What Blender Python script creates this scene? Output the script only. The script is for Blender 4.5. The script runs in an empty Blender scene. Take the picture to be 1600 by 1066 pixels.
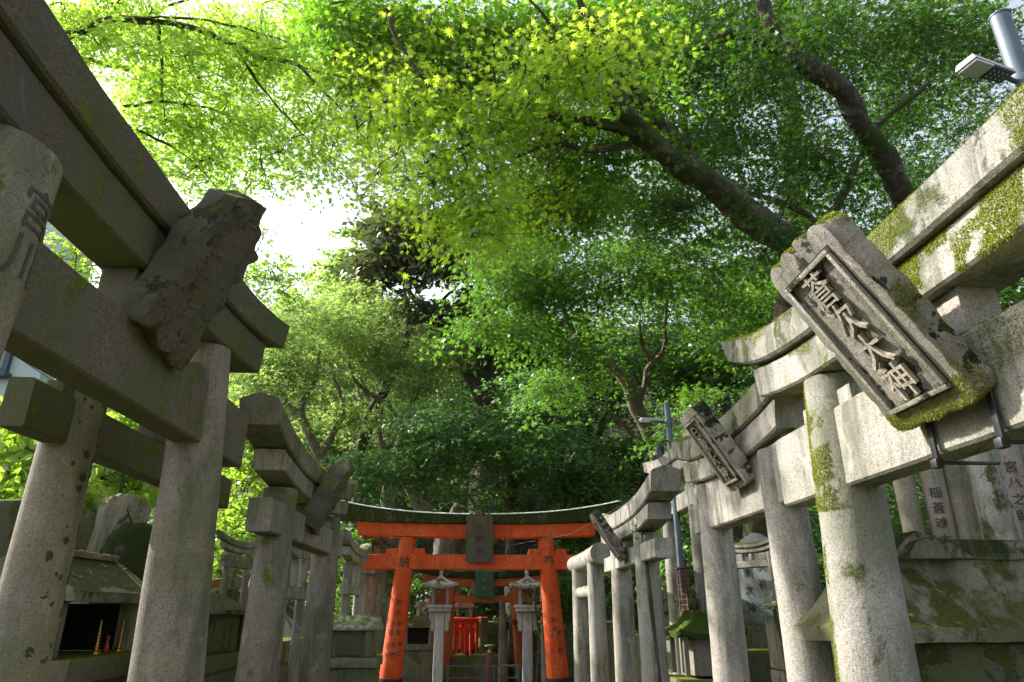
import bpy, bmesh, math, random
import numpy as np
from mathutils import Vector, Matrix, noise
R = math.radians
C = bpy.context.scene.collection
sc = bpy.context.scene
random.seed(7); rng = np.random.default_rng(7)

# ------------------------------------------------------------------ camera, sky, sun, exposure
F = 1067.0; PITCH = R(21.5); YAW = R(2.5); CAM = Vector((0, 0, 1.3))
cd = bpy.data.cameras.new('camera'); cam = bpy.data.objects.new('camera', cd); C.objects.link(cam)
cam.location = CAM; cam.rotation_euler = (R(90) + PITCH, 0, -YAW)
cd.sensor_width = 36; cd.lens = F / 1600 * 36; cd.clip_start = 0.05; cd.clip_end = 2000
sc.camera = cam
SUN_AZ, SUN_EL = R(-64), R(37)
w = bpy.data.worlds.new("World"); sc.world = w; w.use_nodes = True
nt = w.node_tree; bg = nt.nodes['Background']; sky = nt.nodes.new('ShaderNodeTexSky')
sky.sky_type = 'NISHITA'; sky.sun_disc = False; sky.sun_elevation = SUN_EL; sky.sun_rotation = SUN_AZ
sky.air_density = 1.0; sky.dust_density = 3.0; sky.ozone_density = 1.0
hs = nt.nodes.new('ShaderNodeHueSaturation'); hs.inputs['Saturation'].default_value = .45
nt.links.new(sky.outputs[0], hs.inputs['Color']); nt.links.new(hs.outputs[0], bg.inputs[0]); bg.inputs[1].default_value = 0.15
sl = bpy.data.lights.new('sun', 'SUN'); sl.energy = 4.0; sl.angle = R(0.5); sl.color = (1, .955, .87)
so = bpy.data.objects.new('sun', sl); C.objects.link(so)
to_sun = Vector((math.sin(SUN_AZ) * math.cos(SUN_EL), math.cos(SUN_AZ) * math.cos(SUN_EL), math.sin(SUN_EL)))
so.rotation_euler = (-to_sun).to_track_quat('-Z', 'Y').to_euler(); so.location = to_sun * 40
sc.view_settings.view_transform = 'Standard'; sc.view_settings.look = 'None'
sc.view_settings.exposure = 1.42; sc.view_settings.gamma = 1
sc.cycles.max_bounces = 8; sc.cycles.transmission_bounces = 6; sc.cycles.diffuse_bounces = 5
sc.cycles.use_denoising = True

def ray(px, py):
    r = px - 800; u = 533 - py
    f = F * math.cos(PITCH) - u * math.sin(PITCH); up = u * math.cos(PITCH) + F * math.sin(PITCH)
    c, s = math.cos(YAW), math.sin(YAW)
    return Vector((r * c + f * s, -r * s + f * c, up))
def at(px, py, zc): return CAM + ray(px, py) * (zc / F)
def atY(px, py, Y): d = ray(px, py); return CAM + d * (Y / d.y)
def atX(px, py, X): d = ray(px, py); return CAM + d * (X / d.x)

# ------------------------------------------------------------------ materials
def newmat(name):
    m = bpy.data.materials.new(name); m.use_nodes = True
    t = m.node_tree; t.nodes.clear()
    return m, t
class N:
    def __init__(s, t): s.t = t
    def n(s, kind, ins=None, **kw):
        x = s.t.nodes.new(kind)
        for k, v in kw.items(): setattr(x, k, v)
        for k, v in (ins or {}).items():
            if isinstance(v, bpy.types.NodeSocket): s.t.links.new(v, x.inputs[k])
            else: x.inputs[k].default_value = v
        return x
    def noise(s, vec, scale, detail=4, rough=.6, dist=0.0):
        return s.n('ShaderNodeTexNoise', {'Vector': vec, 'Scale': scale, 'Detail': detail, 'Roughness': rough, 'Distortion': dist}).outputs[0]
    def ramp(s, f, a, b):
        return s.n('ShaderNodeMapRange', {0: f, 1: a, 2: b, 3: 0.0, 4: 1.0}, clamp=True).outputs[0]
    def math(s, op, a, b=0.0):
        return s.n('ShaderNodeMath', {0: a, 1: b}, operation=op).outputs[0]
    def mix(s, f, a, b):
        x = s.n('ShaderNodeMix', data_type='RGBA')
        for i, v in ((0, f), (6, a), (7, b)):
            if isinstance(v, bpy.types.NodeSocket): s.t.links.new(v, x.inputs[i])
            else: x.inputs[i].default_value = v
        return x.outputs[2]
def c4(r, g, b): return (r, g, b, 1)

def stone(name, base=(.33, .32, .29), dark=(.10, .10, .085), moss=.3, algae=.5, speck=1.0, stain=.35, mosscol=(.115, .16, .012), bump=.5, spots=0.0, lich=1.0):
    m, t = newmat(name); q = N(t)
    tc = q.n('ShaderNodeTexCoord'); oi = q.n('ShaderNodeObjectInfo')
    off = q.n('ShaderNodeVectorMath', {0: oi.outputs['Random'], 1: (37., 53., 71.)}, operation='MULTIPLY').outputs[0]
    v = q.n('ShaderNodeVectorMath', {0: tc.outputs['Object'], 1: off}, operation='ADD').outputs[0]
    sp = q.noise(v, 260, 3, .75); sp2 = q.noise(v, 95, 3, .7); big = q.noise(v, 2.2, 5, .6, .4); mid = q.noise(v, 9, 6, .7, .6)
    stv = q.n('ShaderNodeVectorMath', {0: v, 1: (9., 9., 1.6)}, operation='MULTIPLY').outputs[0]
    streak = q.noise(stv, 1.0, 6, .65, .8)
    col = q.mix(q.ramp(sp, .38, .62), c4(*[x * (1 - .45 * speck) for x in base]), c4(*[min(1, x * (1 + .28 * speck)) for x in base]))
    col = q.mix(q.math('MULTIPLY', q.ramp(sp2, .54, .62), (.5 * speck)), col, c4(*[x * .30 for x in base]))
    col = q.mix(q.math('MULTIPLY', q.ramp(mid, .45, .75), .35), col, c4(base[0] * 1.0, base[1] * .8, base[2] * .6))
    col = q.mix(q.math('MULTIPLY', q.ramp(streak, .47, .62), stain), col, c4(*dark))
    pv = q.n('ShaderNodeMapRange', {0: oi.outputs['Random'], 1: 0.0, 2: 1.0, 3: .80, 4: 1.16}).outputs[0]
    hv = q.n('ShaderNodeHueSaturation', {'Color': col, 'Value': pv}); col = hv.outputs[0]
    pale = q.math('MULTIPLY', q.ramp(q.noise(v, 4.5, 7, .75, .9), .56, .63), .45)
    col = q.mix(pale, col, c4(*[min(.6, x * 1.35) for x in base]))
    # algae green film
    al = q.math('MULTIPLY', q.ramp(big, .42, .60), algae)
    col = q.mix(al, col, c4(.085, .10, .035))
    # lichen spots
    vo = q.n('ShaderNodeTexVoronoi', {'Vector': v, 'Scale': 26., 'Randomness': 1.0}).outputs['Distance']
    sp3 = q.math('MULTIPLY', q.math('LESS_THAN', vo, .17), q.ramp(mid, .52, .60))
    col = q.mix(q.math('MULTIPLY', sp3, min(.5, stain) * lich), col, c4(.05, .055, .03))
    if spots:
        vs_ = q.n('ShaderNodeTexVoronoi', {'Vector': v, 'Scale': 17., 'Randomness': 1.0}); wob_ = q.math('ADD', vs_.outputs['Distance'], q.math('MULTIPLY', q.noise(v, 60, 3), .18))
        sx = q.n('ShaderNodeSeparateXYZ', {0: tc.outputs['Normal']}).outputs
        band = q.math('MULTIPLY', q.ramp(q.math('ADD', q.math('MULTIPLY', sx[0], -.2), q.math('MULTIPLY', sx[1], -.98)), .70, .95), q.ramp(mid, .36, .46))
        rs = q.n('ShaderNodeSeparateColor', {0: vs_.outputs['Color']}).outputs[0]
        sp4 = q.math('MULTIPLY', q.math('LESS_THAN', wob_, q.math('ADD', q.math('MULTIPLY', rs, .30), .16)), q.math('GREATER_THAN', band, .35))
        col = q.mix(q.math('MULTIPLY', sp4, spots), col, c4(.035, .04, .025))
    # moss
    geo = q.n('ShaderNodeNewGeometry'); nz = q.n('ShaderNodeSeparateXYZ', {0: geo.outputs['Normal']}).outputs[2]
    mn = q.noise(v, 6.5, 8, .72, .5); mn2 = q.noise(stv, .8, 5, .6, 1.0)
    mm = q.math('ADD', q.math('ADD', q.math('MULTIPLY', mn, .6), q.math('MULTIPLY', mn2, .4)), q.math('MULTIPLY', q.math('MAXIMUM', nz, -.3), .16))
    mask = q.ramp(mm, .66 - moss * .26, .72 - moss * .26)
    fine = q.noise(v, 150, 3, .8)
    mc = q.mix(q.ramp(fine, .35, .65), c4(*[x * .45 for x in mosscol]), c4(*[x * 1.35 for x in mosscol]))
    mc = q.mix(q.math('MULTIPLY', q.ramp(mid, .5, .6), .35), mc, c4(.10, .075, .02))
    col = q.mix(mask, col, mc)
    h = q.math('ADD', q.math('MULTIPLY', sp, .25), q.math('MULTIPLY', mid, .8))
    h = q.math('ADD', h, q.math('MULTIPLY', mask, q.math('ADD', q.math('MULTIPLY', fine, 1.6), .4)))
    bp = q.n('ShaderNodeBump', {'Height': h, 'Strength': bump, 'Distance': .012}).outputs[0]
    b = q.n('ShaderNodeBsdfPrincipled', {'Base Color': col, 'Roughness': .88, 'Normal': bp})
    b.inputs['Specular IOR Level'].default_value = .25
    t.links.new(b.outputs[0], q.n('ShaderNodeOutputMaterial').inputs[0])
    return m

def paint(name, base, worn=.4, under=(.30, .22, .15), rough=.55):
    m, t = newmat(name); q = N(t)
    tc = q.n('ShaderNodeTexCoord'); v = tc.outputs['Object']
    a = q.noise(v, 3, 6, .65, .5); f = q.noise(v, 45, 6, .75); s = q.n('ShaderNodeVectorMath', {0: v, 1: (14., 14., 1.5)}, operation='MULTIPLY').outputs[0]
    st = q.noise(s, 1, 6, .6, .5)
    col = q.mix(q.ramp(a, .3, .7), c4(*[x * .72 for x in base]), c4(*base))
    col = q.mix(q.math('MULTIPLY', q.ramp(st, .45, .66), .5), col, c4(base[0] * .45, base[1] * .5, base[2] * .6))
    chips = q.math('MULTIPLY', q.ramp(f, .56, .60), q.ramp(a, .46, .56))
    col = q.mix(q.math('MULTIPLY', chips, worn * 1.8), col, c4(*under))
    h = q.math('SUBTRACT', q.math('MULTIPLY', f, .3), q.math('MULTIPLY', chips, .4))
    bp = q.n('ShaderNodeBump', {'Height': h, 'Strength': .35, 'Distance': .006}).outputs[0]
    b = q.n('ShaderNodeBsdfPrincipled', {'Base Color': col, 'Roughness': rough, 'Normal': bp})
    b.inputs['Specular IOR Level'].default_value = .3
    t.links.new(b.outputs[0], q.n('ShaderNodeOutputMaterial').inputs[0])
    return m

def plain(name, col, rough=.7, metal=0.0, var=.25, scale=20, emit=None):
    m, t = newmat(name); q = N(t)
    tc = q.n('ShaderNodeTexCoord'); f = q.noise(tc.outputs['Object'], scale, 5, .65)
    cc = q.mix(q.ramp(f, .3, .7), c4(*[x * (1 - var) for x in col]), c4(*[min(1, x * (1 + var)) for x in col]))
    bp = q.n('ShaderNodeBump', {'Height': f, 'Strength': .2, 'Distance': .005}).outputs[0]
    b = q.n('ShaderNodeBsdfPrincipled', {'Base Color': cc, 'Roughness': rough, 'Metallic': metal, 'Normal': bp})
    t.links.new(b.outputs[0], q.n('ShaderNodeOutputMaterial').inputs[0])
    return m

def leafmat(name, c1, c2, c3=None, trans=.5, tcol=(.42, .62, .05), gloss=.08):
    """green leaf blade, thin: reflects and lets light through; every leaf its own shade"""
    m, t = newmat(name); q = N(t)
    geo = q.n('ShaderNodeNewGeometry'); rnd = geo.outputs['Random Per Island']
    tc = q.n('ShaderNodeTexCoord'); big = q.noise(tc.outputs['Object'], .9, 3, .6)
    col = q.mix(rnd, c4(*c1), c4(*c2))
    col = q.mix(q.math('MULTIPLY', q.ramp(big, .45, .65), .6), col, c4(*(c3 or c2)))
    tc_ = q.mix(rnd, c4(*[x * .75 for x in tcol]), c4(*[x * 1.1 for x in tcol]))
    d = q.n('ShaderNodeBsdfDiffuse', {'Color': col}); tr = q.n('ShaderNodeBsdfTranslucent', {'Color': tc_})
    mx = q.n('ShaderNodeMixShader', {0: trans, 1: d.outputs[0], 2: tr.outputs[0]})
    g = q.n('ShaderNodeBsdfGlossy', {'Color': c4(.8, .8, .8), 'Roughness': .45})
    m2 = q.n('ShaderNodeMixShader', {0: gloss, 1: mx.outputs[0], 2: g.outputs[0]})
    t.links.new(m2.outputs[0], q.n('ShaderNodeOutputMaterial').inputs[0])
    return m

def barkmat(name, c1=(.16, .12, .085), c2=(.05, .04, .03), moss=.4):
    m, t = newmat(name); q = N(t)
    tc = q.n('ShaderNodeTexCoord'); v = tc.outputs['Object']
    a = q.noise(v, 5, 8, .75, .8); b_ = q.noise(v, 1.6, 5, .6, .4)
    sv = q.n('ShaderNodeVectorMath', {0: v, 1: (22., 22., 4.)}, operation='MULTIPLY').outputs[0]; f = q.noise(sv, 1.4, 6, .7, .6)
    col = q.mix(q.ramp(f, .35, .65), c4(*c2), c4(*c1))
    col = q.mix(q.math('MULTIPLY', q.ramp(a, .52, .58), .6), col, c4(.24, .23, .19))
    col = q.mix(q.math('MULTIPLY', q.ramp(b_, .56 - .1 * moss, .62 - .1 * moss), moss * 2), col, c4(.06, .085, .015))
    bp = q.n('ShaderNodeBump', {'Height': q.math('ADD', f, a), 'Strength': 1.0, 'Distance': .07}).outputs[0]
    b = q.n('ShaderNodeBsdfPrincipled', {'Base Color': col, 'Roughness': .95, 'Normal': bp})
    t.links.new(b.outputs[0], q.n('ShaderNodeOutputMaterial').inputs[0])
    return m

M = dict(
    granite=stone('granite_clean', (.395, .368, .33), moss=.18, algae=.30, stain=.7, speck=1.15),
    granite_l=stone('granite_shade', (.30, .262, .208), moss=.34, algae=.55, stain=.7, speck=1.1),  # granite copy darkened and warmed for the shaded left row, with more moss
    granite_s=stone('granite_spotted', (.31, .27, .215), moss=.14, algae=.5, stain=.5, speck=1.1, spots=.9),
    granite_m=stone('granite_mossy', (.38, .365, .33), moss=.52, algae=.45, stain=.75, mosscol=(.085, .115, .012), bump=.8),
    granite_p=stone('granite_post', (.38, .36, .325), moss=.30, algae=.55, stain=.6, mosscol=(.09, .115, .015), bump=.7),
    rooflip=stone('roof_dark_moss', (.10, .10, .07), moss=.85, algae=.8, stain=.6, mosscol=(.04, .06, .01), bump=1.0),
    beam_l=stone('granite_beam_shade', (.145, .12, .085), moss=.46, algae=.7, stain=.7, speck=1.3),  # dark brown base carries the shade of the left beams; moss is its own
    roofmoss=stone('roof_stone_mossy', (.24, .23, .18), moss=.5, algae=.9, stain=.6, mosscol=(.055, .075, .015), bump=.9),
    roofolive=stone('roof_stone_olive', (.27, .25, .19), moss=.42, algae=.85, stain=.6, mosscol=(.075, .085, .015)),
    roofgreen=stone('roof_thick_moss', (.30, .30, .25), moss=1.25, algae=.6, stain=.4, mosscol=(.065, .135, .010), bump=1.0),
    wallstone=stone('terrace_stone', (.22, .20, .175), moss=.55, algae=.6, stain=.6),
    rock=stone('stele_rock', (.13, .105, .075), moss=.5, algae=.8, stain=.7, speck=.5, bump=.9),
    rockpale=stone('stele_rock_pale', (.21, .235, .24), moss=.12, algae=.25, stain=.3, speck=.4, bump=.8),
    rockorange=stone('stele_rock_orange', (.40, .14, .04), moss=.2, algae=.2, stain=.4, speck=.4, bump=.8),
    plaque=stone('plaque_stone', (.50, .455, .40), moss=.50, algae=.45, stain=.55, mosscol=(.12, .14, .02), bump=1.8, lich=.1),
    plaque_letter=stone('plaque_letter', (.50, .43, .36), moss=.2, algae=.3, stain=.5, bump=1.2),
    plaque_d=stone('plaque_stone_dark', (.13, .105, .085), moss=.40, algae=.35, stain=.6, bump=1.2),
    lantern=stone('lantern_stone', (.50, .53, .57), moss=.12, algae=.12, stain=.3, speck=.35),
    red=paint('vermilion_paint', (.74, .090, .012), .6, under=(.50, .30, .20), rough=.7),
    red2=paint('faded_vermilion_paint', (.55, .12, .03), .7, under=(.35, .18, .12)),
    redbright=paint('bright_vermilion_paint', (.80, .05, .012), .05),
    ink=plain('black_ink', (.018, .016, .015), .6), carved2=plain('shallow_groove', (.075, .065, .05), .95), carved=plain('carved_groove', (.035, .03, .025), .95),
    dark=plain('niche_shade', (.012, .011, .010), .9), iron=plain('dark_iron', (.06, .06, .065), .45, .8),  # dark: near-black colour standing in for shade inside the open shrines
    brass=plain('brass', (.75, .45, .12), .3, 1.0, .1), copper=stone('green_copper', (.06, .17, .12), moss=0., algae=.1, stain=.4, speck=.2),
    galv=plain('galvanised_steel', (.10, .13, .155), .55, .3, .15, 6), lampwhite=plain('lamp_housing', (.45, .47, .49), .4, 0, .05),
    lens=plain('lamp_lens', (.75, .78, .80), .15, 0, .03), cable=plain('cable_sheath', (.07, .10, .11), .5),
    rust=plain('rusty_mesh', (.13, .06, .045), .9), wallpaint=plain('pale_render', (.52, .60, .63), .9, 0, .04, 3),
    win=plain('window_glass', (.20, .24, .18), .08, 0, .3, 2), frame=plain('window_frame_grey', (.05, .07, .09), .5),
    bark=barkmat('maple_bark', (.19, .145, .10), (.055, .045, .035), .5), barkpale=barkmat('maple_bark_pale', (.32, .24, .18), (.13, .10, .075), .2),
    barkdark=barkmat('damp_bark', (.15, .12, .09), (.04, .032, .025), .6),
    leafA=leafmat('maple_leaf_bright', (.10, .20, .02), (.17, .28, .02), (.13, .24, .02), .68, (.54, .82, .08)),
    leafB=leafmat('maple_leaf_sun_glow', (.08, .20, .012), (.15, .30, .02), (.18, .32, .02), .72, (.66, .92, .06)),  # extra-bright translucent colour stands in for sun glow through the canopy
    leafC=leafmat('maple_leaf_shade', (.02, .062, .008), (.045, .11, .011), (.034, .085, .009), .45, (.08, .21, .014)),  # darkened leaf colour stands in for shade in the right canopy
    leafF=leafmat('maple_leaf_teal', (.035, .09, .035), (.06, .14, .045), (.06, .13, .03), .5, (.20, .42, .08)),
    leafG=leafmat('maple_leaf_half_shade', (.06, .15, .012), (.11, .23, .016), (.08, .19, .015), .6, (.25, .54, .025)),  # greener, dimmer copy of the star leaf for its less sunlit part
    leafD=leafmat('maple_leaf_mid', (.05, .125, .022), (.09, .20, .025), (.09, .17, .025), .5, (.17, .38, .03)),
    leafE=leafmat('maple_leaf_far', (.05, .11, .04), (.09, .16, .045), (.13, .17, .04), .55, (.40, .58, .12)),
    leafL=leafmat('fallen_leaf', (.16, .09, .025), (.30, .20, .04), (.20, .22, .03), .2, (.3, .25, .05), .03),
    leafK=leafmat('evergreen_leaf', (.05, .065, .035), (.10, .11, .045), (.18, .15, .045), .25, (.16, .20, .05), .15),
    leafS=leafmat('shrub_leaf', (.12, .22, .02), (.20, .30, .03), None, .6, (.44, .68, .05)),
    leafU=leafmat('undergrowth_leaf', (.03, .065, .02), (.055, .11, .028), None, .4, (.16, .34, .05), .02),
    mossblade=leafmat('moss_blade', (.08, .12, .010), (.19, .23, .014), (.20, .15, .02), .35, (.42, .52, .03), .02),
)

# ------------------------------------------------------------------ mesh helpers
class MB:
    def __init__(s): s.v = []; s.f = []
    def add(s, vs, fs):
        o = len(s.v); s.v += [tuple(v) for v in vs]; s.f += [tuple(i + o for i in f) for f in fs]; return s
    def box(s, x0, x1, y0, y1, z0, z1, tx=0.0, ty=0.0, nx=1, nz=1):
        """box, top inset by tx,ty"""
        vs = [(x0, y0, z0), (x1, y0, z0), (x1, y1, z0), (x0, y1, z0), (x0 + tx, y0 + ty, z1), (x1 - tx, y0 + ty, z1), (x1 - tx, y1 - ty, z1), (x0 + tx, y1 - ty, z1)]
        return s.add(vs, [(0, 3, 2, 1), (4, 5, 6, 7), (0, 1, 5, 4), (1, 2, 6, 5), (2, 3, 7, 6), (3, 0, 4, 7)])
    def tube(s, pts, rad, n=12, cap=True):
        pts = [Vector(p) for p in pts]; k = len(pts)
        if not hasattr(rad, '__len__'): rad = [rad] * k
        vs = []; up = Vector((.13, .31, .94))
        for i, p in enumerate(pts):
            d = (pts[min(i + 1, k - 1)] - pts[max(i - 1, 0)]).normalized()
            if i == 0:
                a = d.cross(up if abs(d.dot(up)) < .95 else Vector((1, 0, 0))).normalized()
            else:
                a = (a - d * a.dot(d)).normalized()
            b = d.cross(a)
            for j in range(n):
                t = 2 * math.pi * j / n; vs.append(p + (a * math.cos(t) + b * math.sin(t)) * rad[i])
        fs = [(i * n + j, i * n + (j + 1) % n, (i + 1) * n + (j + 1) % n, (i + 1) * n + j) for i in range(k - 1) for j in range(n)]
        if cap: fs += [tuple(range(n - 1, -1, -1)), tuple((k - 1) * n + j for j in range(n))]
        return s.add(vs, fs)
    def lathe(s, prof, cx=0, cy=0, n=24):
        """prof: (r,z) list bottom to top"""
        vs = [(cx + r * math.cos(2 * math.pi * j / n), cy + r * math.sin(2 * math.pi * j / n), z) for r, z in prof for j in range(n)]
        k = len(prof)
        fs = [(i * n + j, i * n + (j + 1) % n, (i + 1) * n + (j + 1) % n, (i + 1) * n + j) for i in range(k - 1) for j in range(n)]
        fs += [tuple(range(n - 1, -1, -1)), tuple((k - 1) * n + j for j in range(n))]
        return s.add(vs, fs)
    def sweep(s, sec, us, zf=lambda u: 0.0, slant=0.0, z0=0.0, h=1.0):
        """section polygon (y,z) carried along x through stations us"""
        n = len(sec); vs = []; L = max(abs(us[0]), abs(us[-1]))
        for u in us:
            t = (abs(u) / L) ** 8 * (1 if u > 0 else -1)
            for y, z in sec: vs.append((u + slant * t * (z - z0) / h, y, z + zf(u)))
        k = len(us)
        fs = [(i * n + j, (i + 1) * n + j, (i + 1) * n + (j + 1) % n, i * n + (j + 1) % n) for i in range(k - 1) for j in range(n)]
        fs += [tuple(range(n)), tuple((k - 1) * n + j for j in range(n - 1, -1, -1))]
        return s.add(vs, fs)
    def prism(s, poly, y0, y1):
        """polygon (x,z) extruded along y"""
        n = len(poly)
        vs = [(x, y0, z) for x, z in poly] + [(x, y1, z) for x, z in poly]
        fs = [tuple(range(n)), tuple(range(2 * n - 1, n - 1, -1))] + [(j, n + j, n + (j + 1) % n, (j + 1) % n) for j in range(n)]
        return s.add(vs, fs)
    def build(s, name, mat, parent=None, bev=0.0, jit=0.0, js=6.0, sub=0, loc=None, rot=None, ang=38):
        me = bpy.data.meshes.new(name); me.from_pydata(s.v, [], s.f); me.update()
        bm = bmesh.new(); bm.from_mesh(me)
        bmesh.ops.recalc_face_normals(bm, faces=bm.faces)
        if bev:
            es = [e for e in bm.edges if len(e.link_faces) == 2 and e.calc_face_angle(0) > R(35)]
            try: bmesh.ops.bevel(bm, geom=es, offset=bev, segments=2, affect='EDGES', profile=.6)
            except Exception: pass
        for _ in range(sub):
            bmesh.ops.subdivide_edges(bm, edges=bm.edges[:], cuts=1, use_grid_fill=True)
        if jit:
            sd = Vector((random.random() * 50, random.random() * 50, 3))
            for v in bm.verts: v.co += noise.noise_vector((v.co + sd) * js) * jit + noise.noise_vector((v.co + sd) * js * 4) * jit * .35
        bm.to_mesh(me); bm.free()
        me.polygons.foreach_set('use_smooth', [True] * len(me.polygons)); me.set_sharp_from_angle(angle=R(ang))
        me.materials.append(mat)
        o = bpy.data.objects.new(name, me); C.objects.link(o)
        if parent is not None: o.parent = parent
        if loc is not None: o.location = loc
        if rot is not None: o.rotation_euler = rot
        return o
def tag(o, label=None, cat=None, group=None, kind=None):
    if label: o['label'] = label
    if cat: o['category'] = cat
    if group: o['group'] = group
    if kind: o['kind'] = kind
    return o
def thing(name, label, cat, loc=(0, 0, 0), rz=0.0, group=None):
    o = bpy.data.objects.new(name, None); C.objects.link(o); o.empty_display_size = .2
    o.location = loc; o.rotation_euler = (0, 0, rz)
    return tag(o, label, cat, group)
def lin(a, b, n): return [a + (b - a) * i / (n - 1) for i in range(n)]

# ------------------------------------------------------------------ lettering
_gl = {}
def glyph(ch):
    if ch not in _gl:
        c = bpy.data.curves.new('g', 'FONT'); c.body = ch; c.resolution_u = 2; c.offset = 0.004
        o = bpy.data.objects.new('g', c); C.objects.link(o)
        dg = bpy.context.evaluated_depsgraph_get(); dg.update()
        me = bpy.data.meshes.new_from_object(o.evaluated_get(dg))
        bm = bmesh.new(); bm.from_mesh(me); bmesh.ops.triangulate(bm, faces=bm.faces)
        bmesh.ops.remove_doubles(bm, verts=bm.verts, dist=1e-4)
        bmesh.ops.subdivide_edges(bm, edges=[e for e in bm.edges if e.calc_length() > .12], cuts=2)
        bmesh.ops.triangulate(bm, faces=bm.faces)
        v = [(x.co.x, x.co.y) for x in bm.verts]; f = [tuple(p.index for p in q.verts) for q in bm.faces]
        xs = [p[0] for p in v]; ys = [p[1] for p in v]
        cx, cy = .46, .33
        if xs: cx, cy = (min(xs) + max(xs)) / 2, (min(ys) + max(ys)) / 2
        v = [(x - cx, y - cy) for x, y in v]
        bm.free(); bpy.data.objects.remove(o); bpy.data.curves.remove(c); bpy.data.meshes.remove(me)
        _gl[ch] = (v, f)
    return _gl[ch]
def text_flat(mb, s, x, z, size, y, thick=.004, pitch=1.05, wx=1.0, jig=0.0):
    """vertical line of characters in the x-z plane, facing -y"""
    for i, ch in enumerate(s):
        if ch == ' ': continue
        v, f = glyph(ch); zc = z - i * size * pitch; k = len(v)
        vs = [(x + a * size * wx + b * size * jig, y, zc + b * size) for a, b in v] + [(x + a * size * wx + b * size * jig, y - thick, zc + b * size) for a, b in v]
        fs = [t for t in f] + [tuple(j + k for j in t) for t in f]
        ed = {}
        for t in f:
            for a, b in zip(t, t[1:] + t[:1]): ed[(a, b)] = 1
        fs += [(a, b, b + k, a + k) for (a, b) in ed if (b, a) not in ed]
        mb.add(vs, fs)
def text_wrap(mb, s, xo, z, size, post, phi, pitch=1.1, off=.003):
    """characters wrapped round a post; post(z)->(cx,cy,r)"""
    for i, ch in enumerate(s):
        if ch == ' ': continue
        v, f = glyph(ch); zc = z - i * size * pitch; vs = []
        for a, b in v:
            zz = zc + b * size; cx, cy, r = post(zz); t = phi + (xo + a * size) / r
            vs.append((cx + (r + off) * math.cos(t), cy + (r + off) * math.sin(t), zz))
        mb.add(vs, f)

# ------------------------------------------------------------------ moss tufts grown on a stone
def moss_tufts(src, parent, n, thr, ln=.012, seed=1, zmin=-1e9, zmax=1e9, cond=None, sc_=5.0, drop=.5):
    me = src.data; me.calc_loop_triangles()
    V = np.array([v.co[:] for v in me.vertices]); T = np.array([t.vertices[:] for t in me.loop_triangles])
    Nn = np.array([t.normal[:] for t in me.loop_triangles])
    a, b, c = V[T[:, 0]], V[T[:, 1]], V[T[:, 2]]
    ar = np.linalg.norm(np.cross(b - a, c - a), axis=1); rg = np.random.default_rng(seed)
    k = rg.choice(len(T), n, p=ar / ar.sum()); r1, r2 = rg.random(n), rg.random(n); s = np.sqrt(r1)
    P = a[k] * (1 - s)[:, None] + b[k] * (s * (1 - r2))[:, None] + c[k] * (s * r2)[:, None]; Q = Nn[k]
    keep = []
    for i in range(n):
        p = P[i]
        if not (zmin < p[2] < zmax): continue
        nv = noise.fractal(Vector(p) * sc_ + Vector((seed, 0, 0)), 1, 2, 4) + .25 * Q[i][2]
        if nv > thr + rg.normal(0, .07) and (cond is None or cond(p, Q[i])): keep.append((i, min(1, (nv - thr) * 4)))
    vs = []; fs = []
    for i, g in keep:
        p = Vector(P[i]); nn = Vector(Q[i]); d = (nn + Vector(rg.normal(0, .45, 3)) - Vector((0, 0, drop))).normalized() if nn.z < .3 else (nn + Vector(rg.normal(0, .45, 3))).normalized()
        t = d.orthogonal().normalized(); t = (Matrix.Rotation(rg.random() * 6.28, 3, d) @ t)
        l = ln * (.5 + rg.random()) * (.4 + g); o = len(vs)
        vs += [p - t * l * .28, p + t * l * .28, p + d * l]; fs.append((o, o + 1, o + 2))
    if not vs: return None
    m = bpy.data.meshes.new('moss'); m.from_pydata([tuple(v) for v in vs], [], fs); m.materials.append(M['mossblade'])
    o = bpy.data.objects.new('moss', m); C.objects.link(o); o.parent = src; o['kind'] = 'stuff'
    return o

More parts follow.
